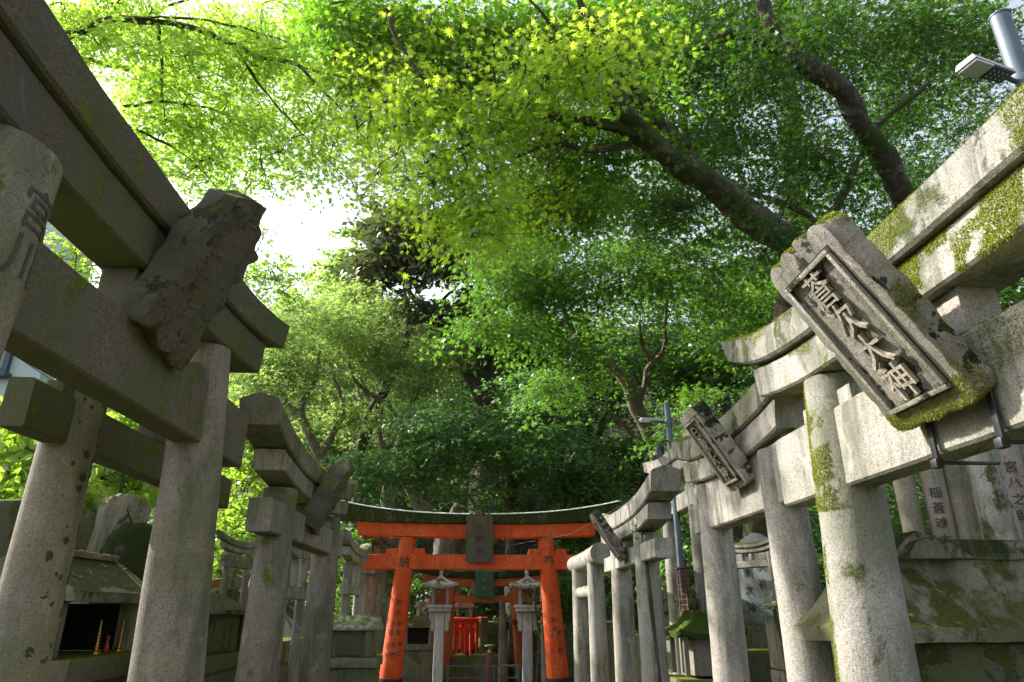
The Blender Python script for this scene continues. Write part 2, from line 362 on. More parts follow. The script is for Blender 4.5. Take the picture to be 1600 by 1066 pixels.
# ------------------------------------------------------------------ torii
def sect(hd, z0, z1, c=.012, ridge=0.0):
    if ridge: return [(-hd + c, z0), (hd - c, z0), (hd, z0 + c), (hd, z1 - c), (hd - c, z1), (0, z1 + ridge), (-hd + c, z1), (-hd, z1 - c), (-hd, z0 + c)]
    return [(-hd + c, z0), (hd - c, z0), (hd, z0 + c), (hd, z1 - c), (hd - c, z1), (-hd + c, z1), (-hd, z1 - c), (-hd, z0 + c)]
def torii(label, loc, rz, st, sb, H, rt, rb, nuki, shim, kas, rise=.10, group=None, mat='granite', bmat=None, wedge=True, gaku=True, z0=0.0, name='torii', n=28, kmat=None, seg=26, jit=.003, wedge_out=True, near=1.0, noff=0.0, pw=2.4, spotted=False, srise=.8, ktop=0.0, wl=.075, wh=.055):
    bmat = bmat or mat; kmat = kmat or bmat
    root = thing(name, label, 'torii gate', (loc[0], loc[1], z0), rz, group); root_parts = {}
    for s in (-1, 1):
        mb = MB(); zs = lin(-.1, H, 14); pts = []; rr = []
        for z in zs:
            k = z / H; pts.append((s * (sb + (st - sb) * k), 0, z)); rr.append((rb + (rt - rb) * k) * (near if s == -1 else 1))
        pts.append((pts[-1][0], 0, H + .004)); rr.append(rr[-1] * .92)
        mb.tube(pts, rr, n); root_parts['post%d' % s] = mb.build('post', M['granite_s'] if (s == -1 and spotted) else M[mat], root, jit=jit, js=5)
    nz0, nz1, nl, nt_ = nuki
    mb = MB().sweep([(y + noff, z) for y, z in sect(nt_, nz0, nz1, .008)], lin(-nl, nl, seg)); root_parts['nuki'] = mb.build('tie_beam', M[bmat], root, jit=jit * .8)
    if shim:
        sh, sL, sd = shim
        zf = lambda u: rise * srise * (abs(u) / kas[1]) ** pw
        mb = MB().sweep(sect(sd, H, H + sh, .008), lin(-sL, sL, seg), zf, .03, H, sh); root_parts['shimaki'] = mb.build('lower_lintel', M[bmat], root, jit=jit * .8)
        zk = H + sh + .001
    else: zk = H
    kh, kL, kd = kas
    zf2 = lambda u: rise * (srise * (abs(u) / kL) ** pw + .2 * (abs(u) / kL) ** 5)
    mb = MB().sweep(sect(kd, zk, zk + kh, .01, kh * .22), lin(-kL, kL, seg + 8), zf2, .06, zk, kh); root_parts['kasagi'] = mb.build('top_lintel', M[kmat], root, jit=jit)
    if ktop:
        for v in root_parts['kasagi'].data.vertices:
            k = (v.co.z - zk - zf2(v.co.x)) / kh
            v.co.z += ktop * max(0, k) * (abs(v.co.x) / kL) ** 2.2
    if wedge:
        for s in (-1, 1):
            k = (nz1 / H); cx = s * (sb + (st - sb) * k); r = rb + (rt - rb) * k
            for q in ((-1, 1) if wedge_out else (-s,)):
                x0 = cx + q * (r - .02); x1 = cx + q * (r + wl); w_ = nt_ * .72
                mb = MB().box(min(x0, x1), max(x0, x1), noff - w_, noff + w_, nz1 - .004, nz1 + wh, (wl * .12 if wl > .1 else .004))
                mb.build('wedge', M[bmat], root, bev=.004)
    if gaku:
        gw = gaku if isinstance(gaku, float) else .09
        MB().box(-gw, gw, noff - nt_ * .95, noff + nt_ * .95, nz1 + .001, H - .001).build('centre_strut', M[bmat], root, bev=.006, sub=2, jit=jit)
    root['_z1'] = nz1
    return root, root_parts

def wavy_plaque(parent, w_, h, th, loc, rx, mat, letters=None, lmat=None, lsize=.08, waves=5, amp=.03, broken=False, rz=0.0, border=True, ry=0.0, outline=None, top_amp=1.3):
    """stone name plaque: rippled outline, raised border, sunk panel, raised characters; faces local -y, hangs tilted forward"""
    rnd = random.Random(int(w_ * 1000 + h * 100 + loc[0] * 77))
    out = []
    L = []; n = 40
    for i in range(n + 1):       # left side, bottom to top
        t = i / n; e = amp * abs(math.sin(math.pi * waves * t)) ** .6 * (-1)
        L.append((-w_ / 2 + e + (rnd.uniform(-.02, .02) if broken else 0), -h / 2 + h * t))
    top = []
    for i in range(1, 24):
        t = i / 24; e = amp * top_amp * abs(math.sin(math.pi * 4 * t)) ** .6 + amp * 1.2 * math.sin(math.pi * t) + (rnd.uniform(-.035, .03) if broken else 0)
        top.append((-w_ / 2 + w_ * t, h / 2 + e))
    Rr = [(-x + (rnd.uniform(-.02, .02) if broken else 0), z) for x, z in reversed(L)]
    bot = []
    for i in range(1, 24):
        t = i / 24; e = -amp * abs(math.sin(math.pi * 3 * t)) ** .6
        bot.append((w_ / 2 - w_ * t, -h / 2 + e))
    out = outline or (L + top + Rr + bot)
    o = MB().prism(out, -th / 2, th / 2).build('name_plaque', mat, parent, bev=.006, sub=1, jit=.011 if broken else .004, js=9, loc=loc, rot=(rx, ry, rz))
    if broken:
        me = o.data; bm = bmesh.new(); bm.from_mesh(me)
        for _ in range(4):
            bmesh.ops.triangulate(bm, faces=bm.faces)
            bmesh.ops.subdivide_edges(bm, edges=[e for e in bm.edges if e.calc_length() > .022], cuts=1)
        bmesh.ops.triangulate(bm, faces=bm.faces)
        for v in bm.verts:
            c = v.co.copy(); g = noise.fractal(Vector((c.x * 16 + c.z * 3, c.y * 9, c.z * 3.2 + loc[0] * 9)), 1, 2, 4)
            v.co.y += round(g * 5) / 5 * .026 * (1 if c.y < 0 else .4)
            v.co.x += round(noise.noise(Vector((c.z * 9, c.y * 20, loc[2]))) * 6) / 6 * .009
            v.co += noise.noise_vector(c * 22) * .004 + noise.noise_vector(c * 60) * .003
        bm.to_mesh(me); bm.free(); me.polygons.foreach_set('use_smooth', [True] * len(me.polygons)); me.set_sharp_from_angle(angle=R(32))
    if border:
        a, b = w_ * .34, h * .385; t_ = .014; y1 = -th / 2
        mb = MB()
        for (x0, x1, z0, z1) in ((-a - t_, a + t_, b, b + t_), (-a - t_, a + t_, -b - t_, -b), (-a - t_, -a, -b, b), (a, a + t_, -b, b)):
            mb.box(x0, x1, y1 - .012, y1 + .004, z0, z1)
        mb.build('plaque_border', mat, o, bev=.003)
        mb = MB(); g = .005
        for (x0, x1, z0, z1) in ((-a - t_ - g, a + t_ + g, b + t_, b + t_ + g), (-a - t_ - g, a + t_ + g, -b - t_ - g, -b - t_), (-a - t_ - g, -a - t_, -b - t_, b + t_), (a + t_, a + t_ + g, -b - t_, b + t_)):
            mb.box(x0, x1, y1 - .002, y1 + .004, z0, z1)
        mb.build('carved_line', M['carved'], o)
    if letters:
        mb = MB(); k = len(letters); p = (h * .75) / k
        text_flat(mb, letters, 0, h * .375 - p / 2, lsize, -th / 2 - .002, .011, p / lsize, w_ * .60 / lsize if w_ * .60 < lsize else 1.0)
        mb.build('lettering', lmat or mat, o)
    return o

RL, RR = R(90), R(-90)     # gates on the left face +X, on the right face -X

# ------------------------------------------------------------------ foliage machinery
def _tmpl(kind):
    if kind in ('star7', 'star5', 'star3'):
        ang, ln_, nr = {'star7': ([-128, -84, -42, 0, 42, 84, 128], [.42, .74, .93, 1, .93, .74, .42], .34),
                    'star5': ([-110, -52, 0, 52, 110], [.6, .9, 1, .9, .6], .32),
                    'star3': ([-85, 0, 85], [.85, 1, .85], .34)}[kind]
        pts = [(0, 0, 0)]; order = []
        k = len(ang)
        for i in range(k):
            a = R(ang[i]); pts.append((ln_[i] * math.sin(a), ln_[i] * math.cos(a), -.18 * ln_[i])); order.append(len(pts) - 1)
            a2 = R((ang[i] + (ang[i + 1] if i < k - 1 else ang[0] + 360)) / 2)
            q = nr if i < k - 1 else .12
            pts.append((q * math.sin(a2), q * math.cos(a2), 0)); order.append(len(pts) - 1)
        fs = [(0, order[i], order[(i + 1) % len(order)]) for i in range(len(order))]
        return np.array(pts), np.array(fs)
    if kind == 'oval':
        p = [(0, -1, 0), (.42, -.35, .06), (.38, .3, .02), (0, 1, -.12), (-.38, .3, .02), (-.42, -.35, .06)]
        return np.array(p), np.array([(0, 1, 2), (0, 2, 3), (0, 3, 4), (0, 4, 5)])
    p = [(0, -1, 0), (.5, 0, .05), (0, 1, -.1), (-.5, 0, .05)]
    return np.array(p), np.array([(0, 1, 2), (0, 2, 3)])
def leafmesh(name, parent, mat, P, Nn, size, kind, kindtag=None):
    P = np.asarray(P, float); Nn = np.asarray(Nn, float); n = len(P)
    Nn /= np.linalg.norm(Nn, axis=1)[:, None]
    rv = rng.normal(size=(n, 3)); t = np.cross(Nn, rv); t /= np.linalg.norm(t, axis=1)[:, None]; b = np.cross(Nn, t)
    T, Fc = _tmpl(kind); s = np.asarray(size) * np.ones(n); k = len(T)
    V = P[:, None, :] + s[:, None, None] * (T[None, :, 0, None] * t[:, None, :] + T[None, :, 1, None] * b[:, None, :] + T[None, :, 2, None] * Nn[:, None, :])
    V = V.reshape(-1, 3); I = (Fc[None] + (np.arange(n) * k)[:, None, None]).reshape(-1)
    me = bpy.data.meshes.new(name); me.vertices.add(len(V)); me.vertices.foreach_set('co', V.ravel().astype(np.float32))
    nf = len(I) // 3; me.loops.add(len(I)); me.loops.foreach_set('vertex_index', I.astype(np.int32))
    me.polygons.add(nf); me.polygons.foreach_set('loop_start', np.arange(0, len(I), 3, dtype=np.int32)); me.polygons.foreach_set('loop_total', np.full(nf, 3, np.int32))
    me.update(calc_edges=True); me.materials.append(mat)
    o = bpy.data.objects.new(name, me); C.objects.link(o)
    if parent: o.parent = parent
    if kindtag: o['kind'] = kindtag
    return o
def ball(n):
    v = rng.normal(size=(n, 3)); v /= np.linalg.norm(v, axis=1)[:, None]; return v * (rng.random(n) ** (1 / 2.6))[:, None]
def pad_leaves(c, r, n, tilt=.25, droop=.25, thick=.06, wob=.42):
    """one flat leafy spray"""
    ax = np.array([rng.normal(0, tilt), rng.normal(0, tilt), 1.0]); ax /= np.linalg.norm(ax)
    t = np.cross(ax, [0, 1, .1]); t /= np.linalg.norm(t); b = np.cross(ax, t)
    a = rng.random(n) * 2 * math.pi; asp = .55 + .45 * rng.random(); rr = r * np.sqrt(rng.random(n)) * (.75 + .35 * np.sin(a * rng.integers(3, 6) + rng.random() * 6))
    x, y = rr * np.cos(a), rr * np.sin(a) * asp
    P = c + x[:, None] * t + y[:, None] * b + (rng.normal(0, thick, n) - droop * rr * rr / max(r, .1))[:, None] * ax
    Nn = ax + (x[:, None] * t + y[:, None] * b) * (droop / max(r, .1)) * 1.4 + rng.normal(0, wob, (n, 3))
    return P, Nn
def tree(label, cat, limbs, clusters, leaf, size, mat, bark, pad=.55, per=70, name='maple_tree', tilt=.25, droop=.25, wob=.42, twig=.006, group=None, hue=None, extra=None, thick=.06, forks=2):
    root = thing(name, label, cat, tuple(limbs[0][0][0]), 0, group); org = Vector(limbs[0][0][0])
    samp = []; mb = MB()
    for pts, r0, r1 in limbs:
        pts = [Vector(p) for p in pts]; dense = []
        for i in range(len(pts) - 1):
            p0, p1, p2, p3 = pts[max(i - 1, 0)], pts[i], pts[i + 1], pts[min(i + 2, len(pts) - 1)]
            nj = 12 if r0 > .08 else 5
            for j in range(nj):
                t = j / nj; dense.append(.5 * ((2 * p1) + (p2 - p0) * t + (2 * p0 - 5 * p1 + 4 * p2 - p3) * t * t + (3 * p1 - p0 - 3 * p2 + p3) * t ** 3))
        dense.append(pts[-1]); k = len(dense)
        amp = (r0 + r1) * .35
        dense = [p + noise.noise_vector(p * 1.3) * amp for p in dense]
        rad = [(r0 + (r1 - r0) * i / (k - 1)) * (1 + .16 * noise.noise(dense[i] * 2.2)) for i in range(k)]
        mb.tube([p - org for p in dense], rad, 20 if r0 > .08 else 7); samp += list(zip(dense, rad))
    mb.build('trunk', bark, root, jit=min(.035, .012 + limbs[0][1] * .08), js=5)
    S = np.array([p[:] for p, _ in samp]); Ps, Ns = [], []; tb = MB()
    for (px, py, rx, ry, zc, dz, n) in clusters:
        k = max(2, int(n / per)); B = ball(k)
        for q in range(k):
            c = np.array(at(px + rx * B[q][0], py + ry * B[q][1], zc + dz * B[q][2])[:])
            r = pad * (.6 + .8 * rng.random()); P, Nn = pad_leaves(c, r, int(per * (r / pad) ** 1.6), tilt, droop, thick, wob)
            Ps.append(P); Ns.append(Nn)
            if twig:
                d = np.linalg.norm(S - c, axis=1); j = int(d.argmin())
                if d[j] > 2.2: 
                    a = c + np.array([rng.normal(0, .5), rng.normal(0, .5), -.12])
                else: a = S[j]
                mid = (a * .5 + c * .5) + np.array([rng.normal(0, .08), rng.normal(0, .08), .12 * rng.random()]) * min(d[j], 2)
                tb.tube([Vector(a) - org, Vector(mid) - org, Vector(c) - org], [twig * 1.5, twig, twig * .5], 4, False)
                for _ in range(forks):
                    e = P[int(rng.integers(len(P)))]; tb.tube([Vector(mid * .4 + c * .6) - org, Vector((c + e) / 2) + Vector((0, 0, .02)) - org, Vector(e) - org], [twig * .6, twig * .45, twig * .2], 3, False)
                samp.append((Vector(c), twig)); S = np.vstack([S, c])
        S = np.array([p[:] for p, _ in samp])
    if tb.v: tb.build('branches', bark, root)
    P = np.concatenate(Ps); Nn = np.concatenate(Ns)
    sz = size * (.65 + .6 * rng.random(len(P)))
    leafmesh('crown', root, mat, P - np.array(org[:]), Nn, sz, leaf)
    return root
def curve3(*pp): return [at(*p) for p in pp]

# ------------------------------------------------------------------ ground
def gh(x, y):
    s = 0.0
    if y > 15.2: s += (y - 15.2) * .68 * min(1, (y - 15.2) / 4)
    if x > 4.6: s = max(s, 1.0 + (x - 4.6) * .42)
    if x < -5.5: s = max(s, min(.6, (-5.5 - x) * .2))
    s += noise.noise(Vector((x * .25, y * .25, 0))) * .5 * min(1, max(0, (s - .3)))
    return min(s, 20 + .05 * s)
xs = sorted(set(lin(-90, -12, 14) + lin(-12, 16, 60) + lin(16, 90, 20))); ys = sorted(set(lin(-30, 0, 8) + lin(0, 40, 80) + lin(40, 140, 20)))
mb = MB(); nx = len(xs)
mb.v = [(x, y, gh(x, y)) for y in ys for x in xs]
mb.f = [(j * nx + i, j * nx + i + 1, (j + 1) * nx + i + 1, (j + 1) * nx + i) for j in range(len(ys) - 1) for i in range(nx - 1)]
g = mb.build('ground', plain('earth_and_leaf_litter', (.035, .035, .018), .95, 0, .5, 3)); tag(g, kind='structure')
# paved approach
mb = MB()
for j in range(34):
    for i in range(3):
        x0 = -.93 + i * .62 + (.0 if j % 2 else .0); mb.box(x0 + .006, x0 + .614, -1 + j * .45, -1 + j * .45 + .44, .0, .03)
tag(mb.build('path', M['wallstone'], None, bev=.006), kind='structure')

# ------------------------------------------------------------------ left building
t = thing('house', 'pale rendered house wall behind the two stone gates', 'house', (0, 0, 0))
pr = atY(66, 575, 9.0); zt = atY(60, 250, 9.0).z
bx1 = pr.x
MB().box(-14, bx1, 9.0, 9.5, -.1, zt).build('wall', M['wallpaint'], t)
a = atY(-60, 520, 9); b = atY(24, 585, 9); c_ = atY(0, 500, 9)
wx1 = atY(26, 540, 9).x; wz0 = b.z; wz1 = wz0 + 1.25
w_ = MB(); fw = .07
for x0, x1, z0, z1 in ((wx1 - 1.6, wx1, wz0, wz0 + fw), (wx1 - 1.6, wx1, wz1 - fw, wz1), (wx1 - 1.6, wx1 - 1.6 + fw, wz0 + fw, wz1 - fw), (wx1 - fw, wx1, wz0 + fw, wz1 - fw), (wx1 - .82, wx1 - .76, wz0 + fw, wz1 - fw)):
    w_.box(x0, x1, 8.93, 8.997, z0, z1)
wf = w_.build('window', M['frame'], t)
MB().box(wx1 - 1.6 + fw, wx1 - fw, 8.965, 8.985, wz0 + fw, wz1 - fw).build('pane', M['win'], wf)
MB().box(wx1 - 1.7, wx1 + .05, 8.86, 8.997, wz0 - .06, wz0 - .003).build('sill', M['frame'], wf)
MB().box(-14.2, bx1 + .10, 8.9, 9.6, zt + .002, zt + .12).build('roof', M['frame'], t)

# ------------------------------------------------------------------ stone gates, left row
G = 'stone gates lining the path'
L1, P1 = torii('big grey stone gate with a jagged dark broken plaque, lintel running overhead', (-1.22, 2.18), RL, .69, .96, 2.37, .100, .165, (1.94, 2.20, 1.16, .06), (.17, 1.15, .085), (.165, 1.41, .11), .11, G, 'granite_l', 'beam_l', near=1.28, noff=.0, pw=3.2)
BR = [(.20, -.30), (.12, -.315), (.05, -.285), (-.02, -.30), (-.09, -.26), (-.18, -.27), (-.20, -.18), (-.185, -.05), (-.195, .06), (-.17, .16), (-.175, .25), (-.10, .29), (-.02, .335), (.03, .34), (.055, .30), (.10, .275), (.115, .25), (.15, .255), (.17, .215), (.205, .20), (.185, .15), (.20, .09), (.165, .05), (.175, -.04), (.15, -.12), (.185, -.2)]
o = wavy_plaque(L1, .36, .56, .10, (.09, -.175, 2.44), R(23), M['plaque_d'], broken=True, border=False, outline=[(x * 1.0, z * 1.04) for x, z in BR])
mb = MB(); text_wrap(mb, '宮川', 0, 2.20, .13, lambda z: (-(.96 - .27 * z / 2.37), 0, (.165 - .065 * z / 2.37) * 1.28), R(-84), 1.05); mb.build('carved_lettering', M['carved2'], L1)

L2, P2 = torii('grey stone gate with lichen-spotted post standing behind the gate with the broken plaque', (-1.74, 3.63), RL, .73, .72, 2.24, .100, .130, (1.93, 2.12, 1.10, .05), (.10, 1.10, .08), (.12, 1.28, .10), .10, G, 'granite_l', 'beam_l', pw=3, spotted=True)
mb = MB(); text_wrap(mb, '奉納 昭和五年', 0, 2.0, .11, lambda z: (-(.72 + .01 * z / 2.24), 0, .130 - .03 * z / 2.24), R(-48), 1.25); mb.build('carved_lettering', M['carved'], L2)
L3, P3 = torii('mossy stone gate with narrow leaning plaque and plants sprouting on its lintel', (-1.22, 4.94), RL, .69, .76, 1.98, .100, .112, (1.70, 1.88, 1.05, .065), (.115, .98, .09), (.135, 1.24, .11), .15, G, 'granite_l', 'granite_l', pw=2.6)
wavy_plaque(L3, .27, .48, .11, (-.16, -.165, 2.02), R(27), M['beam_l'], border=False, broken=True, outline=[(x * .66, z * .80) for x, z in BR])

# ------------------------------------------------------------------ stone gates, right row
R1, Q1 = torii('large sunlit stone gate with thick bright moss and carved four-character plaque', (1.22, 1.57), RR, .65, .76, 2.05, .096, .136, (1.67, 1.93, 1.06, .055), (.13, 1.07, .09), (.13, 1.29, .12), .16, G, 'granite_p', 'granite', kmat='granite_m', pw=4, noff=.0)
o = wavy_plaque(R1, .31, .52, .075, (-.01, -.222, 1.982), R(33), M['plaque'], '蒼次大神', M['plaque_letter'], .105, waves=6, amp=.009, top_amp=2.2)
R1PLQ = o
for x in (-.10, .13):
    mb = MB().box(x - .010, x + .010, -.075, -.066, 1.650, 1.78).box(x - .006, x + .006, -.075, .09, 1.642, 1.650).box(x - .012, x + .012, -.082, -.062, 1.632, 1.655)
    mb.build('iron_bracket', M['iron'], R1, bev=.002)
R2, Q2 = torii('pale stone gate beside the lamp pole, narrow plaque with scalloped edges', (1.27, 3.305), RR, .445, .48, 1.94, .083, .094, (1.70, 1.955, .66, .055), (.12, .65, .085), (.13, .80, .10), .10, G, 'granite', 'granite', kmat='granite_m')
wavy_plaque(R2, .22, .40, .07, (.19, -.17, 2.01), R(31), M['plaque'], '白龍大神', M['plaque'], .07, waves=5, amp=.007)
mb = MB(); text_wrap(mb, '奴所', 0, 1.13, .05, lambda z: (.47 - .04 * z / 1.93, 0, .094 - .011 * z / 1.93), R(-50), 1.2); mb.build('carved_lettering', M['carved'], R2)
R3, Q3 = torii('grey stone gate with upswept block lintel, speckled post and white-edged plaque', (1.24, 5.80), RR, .50, .53, 1.84, .088, .100, (1.63, 1.76, 1.02, .06), (.11, .97, .085), (.135, 1.18, .10), .10, G, 'granite', 'granite')
wavy_plaque(R3, .20, .40, .06, (.05, -.19, 1.86), R(33), M['plaque'], waves=4, amp=.014)
# gate of round logs
R4 = thing('torii', 'gate made of plain round stone logs beside the red post', 'torii gate', (1.28, 8.65, 0), RR, G)
for s in (-1, 1):
    MB().tube([(s * .70, 0, -.1), (s * .66, 0, 1.80)], [.105, .092], 28).build('post', M['granite'], R4, jit=.002)
MB().tube([(x, 0, 1.86 + .01 * x * x) for x in lin(-1.05, 1.05, 14)], .108, 28).build('top_lintel', M['granite'], R4, jit=.002)
MB().tube([(-.72, 0, 1.50), (.72, 0, 1.50)], .072, 24).build('tie_beam', M['granite'], R4, jit=.002)
# slim post gate behind the pole
R5, _ = torii('plain stone gate behind the lamp pole, half hidden by the scalloped plaque gate', (2.0, 6.9), RR, .48, .52, 2.55, .072, .085, (2.2, 2.36, .8, .07), (.13, .75, .09), (.13, .95, .12), .1, G, 'granite', 'granite', gaku=False, z0=0)

# small gates far left, beyond the plaque gate
def small_gate(label, x, y, H, st, rt, rz=RL, z0=0, mat='granite', sc_=1.0, g=G, kmat=None, rise=.12):
    return torii(label, (x, y), rz, st, st * 1.08, H, rt, rt * 1.2, (H * .84 - .08 * sc_, H * .84 + .03 * sc_, st * 1.5, rt * .8), (.09 * sc_, st * 1.6, rt * 1.1), (.10 * sc_, st * 1.95, rt * 1.4), rise * sc_, g, mat, mat, wedge=sc_ > .5, gaku=rt * .7, z0=z0, n=18, kmat=kmat, seg=20, jit=.0015)[0]
p = atY(577, 900, 11.7); small_gate('stone gate just beyond the red gate, lintel end showing behind the red beam', p.x, 12.3, 2.28, .55, .135)
p = atX(546, 900, -1.60); small_gate('thin stone gate seen between mossy gate and the one beside the red gate', -1.60, p.y + .3, 1.85, .42, .052)
p = atY(598, 950, 13.4); small_gate('pale slender stone gate half hidden by the lettered red post', p.x, 13.8, 1.95, .42, .075)
p = atX(432, 950, -1.75); small_gate('slim pale stone gate seen between the two mossy posts', -1.72, p.y + .35, 1.75, .32, .045)

# ------------------------------------------------------------------ vermilion gates
RG, QG = torii('vermilion wooden gate with grey plaque, black lettering and mossy roof beam', (-.06, 10.6), 0, 1.03, 1.20, 2.30, .118, .165, (1.85, 2.06, 1.73, .085), (.195, 1.76, .11), (.12, 2.12, .17), .07, None, 'red', 'red', kmat='rooflip', wedge=True, srise=.8, ktop=.13, wl=.17, wh=.085)
MB().sweep(sect(.178, 2.621, 2.634, .003, .03), lin(-2.14, 2.14, 34), lambda u: .07 * (.8 * (abs(u) / 2.12) ** 2.4 + .2 * (abs(u) / 2.12) ** 5) + .13 * (abs(u) / 2.12) ** 2.2).build('cover_strip', M['lantern'], RG)
o = QG['shimaki']
wavy_plaque(RG, .36, .64, .07, (.04, -.20, 2.28), R(7), M['plaque_d'], '大明神', M['rust'], .10, waves=7, amp=.022, border=False)
for s in (-1, 1): MB().tube([(s * 1.198, 0, -.1), (s * 1.17, 0, .42)], [.19, .176], 32).build('base_sleeve', M['ink'], RG)
pf = lambda s: (lambda z: (s * (1.20 - .17 * z / 2.3), 0, .165 - .047 * z / 2.3))
mb = MB(); f = pf(-1)
text_wrap(mb, '納', 0, 1.955, .175, f, R(-90))
text_wrap(mb, '鈴木', 0.01, 1.40, .085, f, R(-90), 1.55); text_wrap(mb, '和良', .05, 1.12, .085, f, R(-90), 1.3); text_wrap(mb, '正枝', -.055, 1.12, .085, f, R(-90), 1.3)
text_wrap(mb, '啓仁', .09, .86, .075, f, R(-90), 1.6); text_wrap(mb, '公地', 0, .85, .075, f, R(-90), 1.6); text_wrap(mb, '文也', -.09, .84, .075, f, R(-90), 1.6)
f = pf(1); text_wrap(mb, '奉', 0, 1.965, .19, f, R(-90))
text_wrap(mb, '札幌市', .0, 1.50, .058, f, R(-90), 1.7); text_wrap(mb, '鈴木', .0, 1.17, .085, f, R(-90), 1.4)
text_wrap(mb, '寛二郎', .055, 1.00, .085, f, R(-90), 1.35); text_wrap(mb, 'イシ', -.055, .96, .085, f, R(-90), 2.3)
mb.build('lettering', M['ink'], RG)
RG2, QG2 = torii('faded orange gate with green copper plaque behind the first vermilion gate', (.06, 14.0), 0, .62, .76, 1.72, .105, .135, (1.43, 1.56, 1.02, .08), (.15, 1.15, .10), (.12, 1.30, .16), .12, None, 'red2', 'red2', kmat='rooflip')
wavy_plaque(RG2, .34, .46, .06, (.02, -.20, 1.76), R(14), M['copper'], '大神', M['brass'], .10, waves=4, amp=.012, border=False)
for s in (-1, 1): MB().tube([(s * .765, 0, -.1), (s * .74, 0, .30)], [.15, .14], 28).build('base_sleeve', M['roofmoss'], RG2)
for i, (px, y, lab) in enumerate(((716, 14.3, 'small bright red gate at the front of the little red cluster'), (724, 14.6, 'small bright red gate just behind the front one'), (733, 14.9, 'small bright red gate third in the little cluster'))):
    p = atY(px, 980, y); g_ = small_gate(lab, p.x, y, .54, .15, .034, rz=R(-6 + 7 * i), z0=.52, mat='redbright', sc_=.45, rise=.03, g='small bright red gates')
    for s in (-1, 1): MB().tube([(s * .184, 0, -.06), (s * .182, 0, .07)], .041, 14).build('base_sleeve', M['ink'], g_)
p = atY(658, 980, 14.5); small_gate('small bright red gate peeping out behind the roofed lantern post', p.x, 14.5, .52, .2, .03, rz=0, z0=.55, mat='redbright', sc_=.45, g='small bright red gates')

# ------------------------------------------------------------------ stone lanterns
def lantern(label, x, y, group=None):
    t = thing('stone_lantern', label, 'stone lantern', (x, y, 0), 0, group)
    MB().box(-.14, .14, -.14, .14, -.05, .12).build('base', M['lantern'], t, bev=.01)
    MB().box(-.092, .092, -.092, .092, .12, 1.36, .010, .010).build('shaft', M['lantern'], t, bev=.02, sub=1, jit=.001)
    for s in (-1, 1):
        prof = [(s * .09, 1.36), (s * .19, 1.36), (s * .19, 1.22), (s * .155, 1.19), (s * .175, 1.12), (s * .15, 1.05), (s * .105, 1.04), (s * .095, 1.10)]
        MB().prism(prof, -.05, .05).build('scroll_bracket', M['lantern'], t, bev=.006)
    MB().box(-.20, .20, -.20, .20, 1.36, 1.42).box(-.23, .23, -.23, .23, 1.421, 1.47).build('platform', M['lantern'], t, bev=.006)
    b = MB()
    for sx in (-1, 1):
        for sy in (-1, 1): b.box(sx * .13 - .022, sx * .13 + .022, sy * .13 - .022, sy * .13 + .022, 1.47, 1.75)
    b.box(-.155, .155, -.155, .155, 1.725, 1.76)
    fb = b.build('fire_box', M['lantern'], t, bev=.004)
    b = MB()
    for sy in (-1, 1):
        for k in range(5): b.box(-.08 + k * .04 - .005, -.08 + k * .04 + .005, sy * .13 - .004, sy * .13 + .004, 1.50, 1.72)
        b.box(-.1, .1, sy * .13 - .005, sy * .13 + .005, 1.49, 1.502).box(-.1, .1, sy * .13 - .005, sy * .13 + .005, 1.712, 1.724)
    b.build('lattice', M['rust'], fb)
    # concave hipped roof with raised corners
    n = 12; vs = []; fs = []
    for lv in range(9):
        k = lv / 8; r = .30 * (1 - k) ** 1.55 + .018; z = 1.79 + .20 * k ** 1.25
        for j in range(4 * n):
            a = j / n; sd = int(a); tt = a - sd; q = [(-1, -1), (1, -1), (1, 1), (-1, 1)]
            x0, y0 = q[sd % 4]; x1, y1 = q[(sd + 1) % 4]; xx = x0 + (x1 - x0) * tt; yy = y0 + (y1 - y0) * tt
            cn = abs(2 * tt - 1) ** 3 * .045 * (1 - k) ** 2
            vs.append((xx * r, yy * r, z + cn))
    for lv in range(8):
        for j in range(4 * n): fs.append((lv * 4 * n + j, lv * 4 * n + (j + 1) % (4 * n), (lv + 1) * 4 * n + (j + 1) % (4 * n), (lv + 1) * 4 * n + j))
    low = len(vs)
    for j in range(4 * n): vs.append((vs[j][0] * .98, vs[j][1] * .98, vs[j][2] - .04))
    for j in range(4 * n): fs.append((low + j, low + (j + 1) % (4 * n), (j + 1) % (4 * n), j))
    fs.append(tuple(low + 4 * n - 1 - j for j in range(4 * n))); fs.append(tuple(8 * 4 * n + j for j in range(4 * n)))
    rf = MB(); rf.add(vs, fs); ro = rf.build('roof', M['lantern'], t, ang=30)
    MB().lathe([(.03, 1.985), (.045, 2.0), (.03, 2.02), (.038, 2.04), (.004, 2.075)], n=14).build('finial', M['lantern'], ro)
    MB().prism([(-.10, 1.86), (-.05, 1.915), (0, 1.965), (.05, 1.915), (.10, 1.86), (0, 1.90)], -.15, -.10).build('gable', M['lantern'], ro, bev=.004)
    t.scale = (.9, .9, .94)
    return t
pl = atY(686, 1000, 12.2); lantern('carved stone lantern left of the little red gates, framed by the vermilion gate', pl.x, 12.2)
pr_ = atY(824, 1000, 12.2); lantern('carved stone lantern beside the orange post with leaves brushing its roof', pr_.x, 12.2)

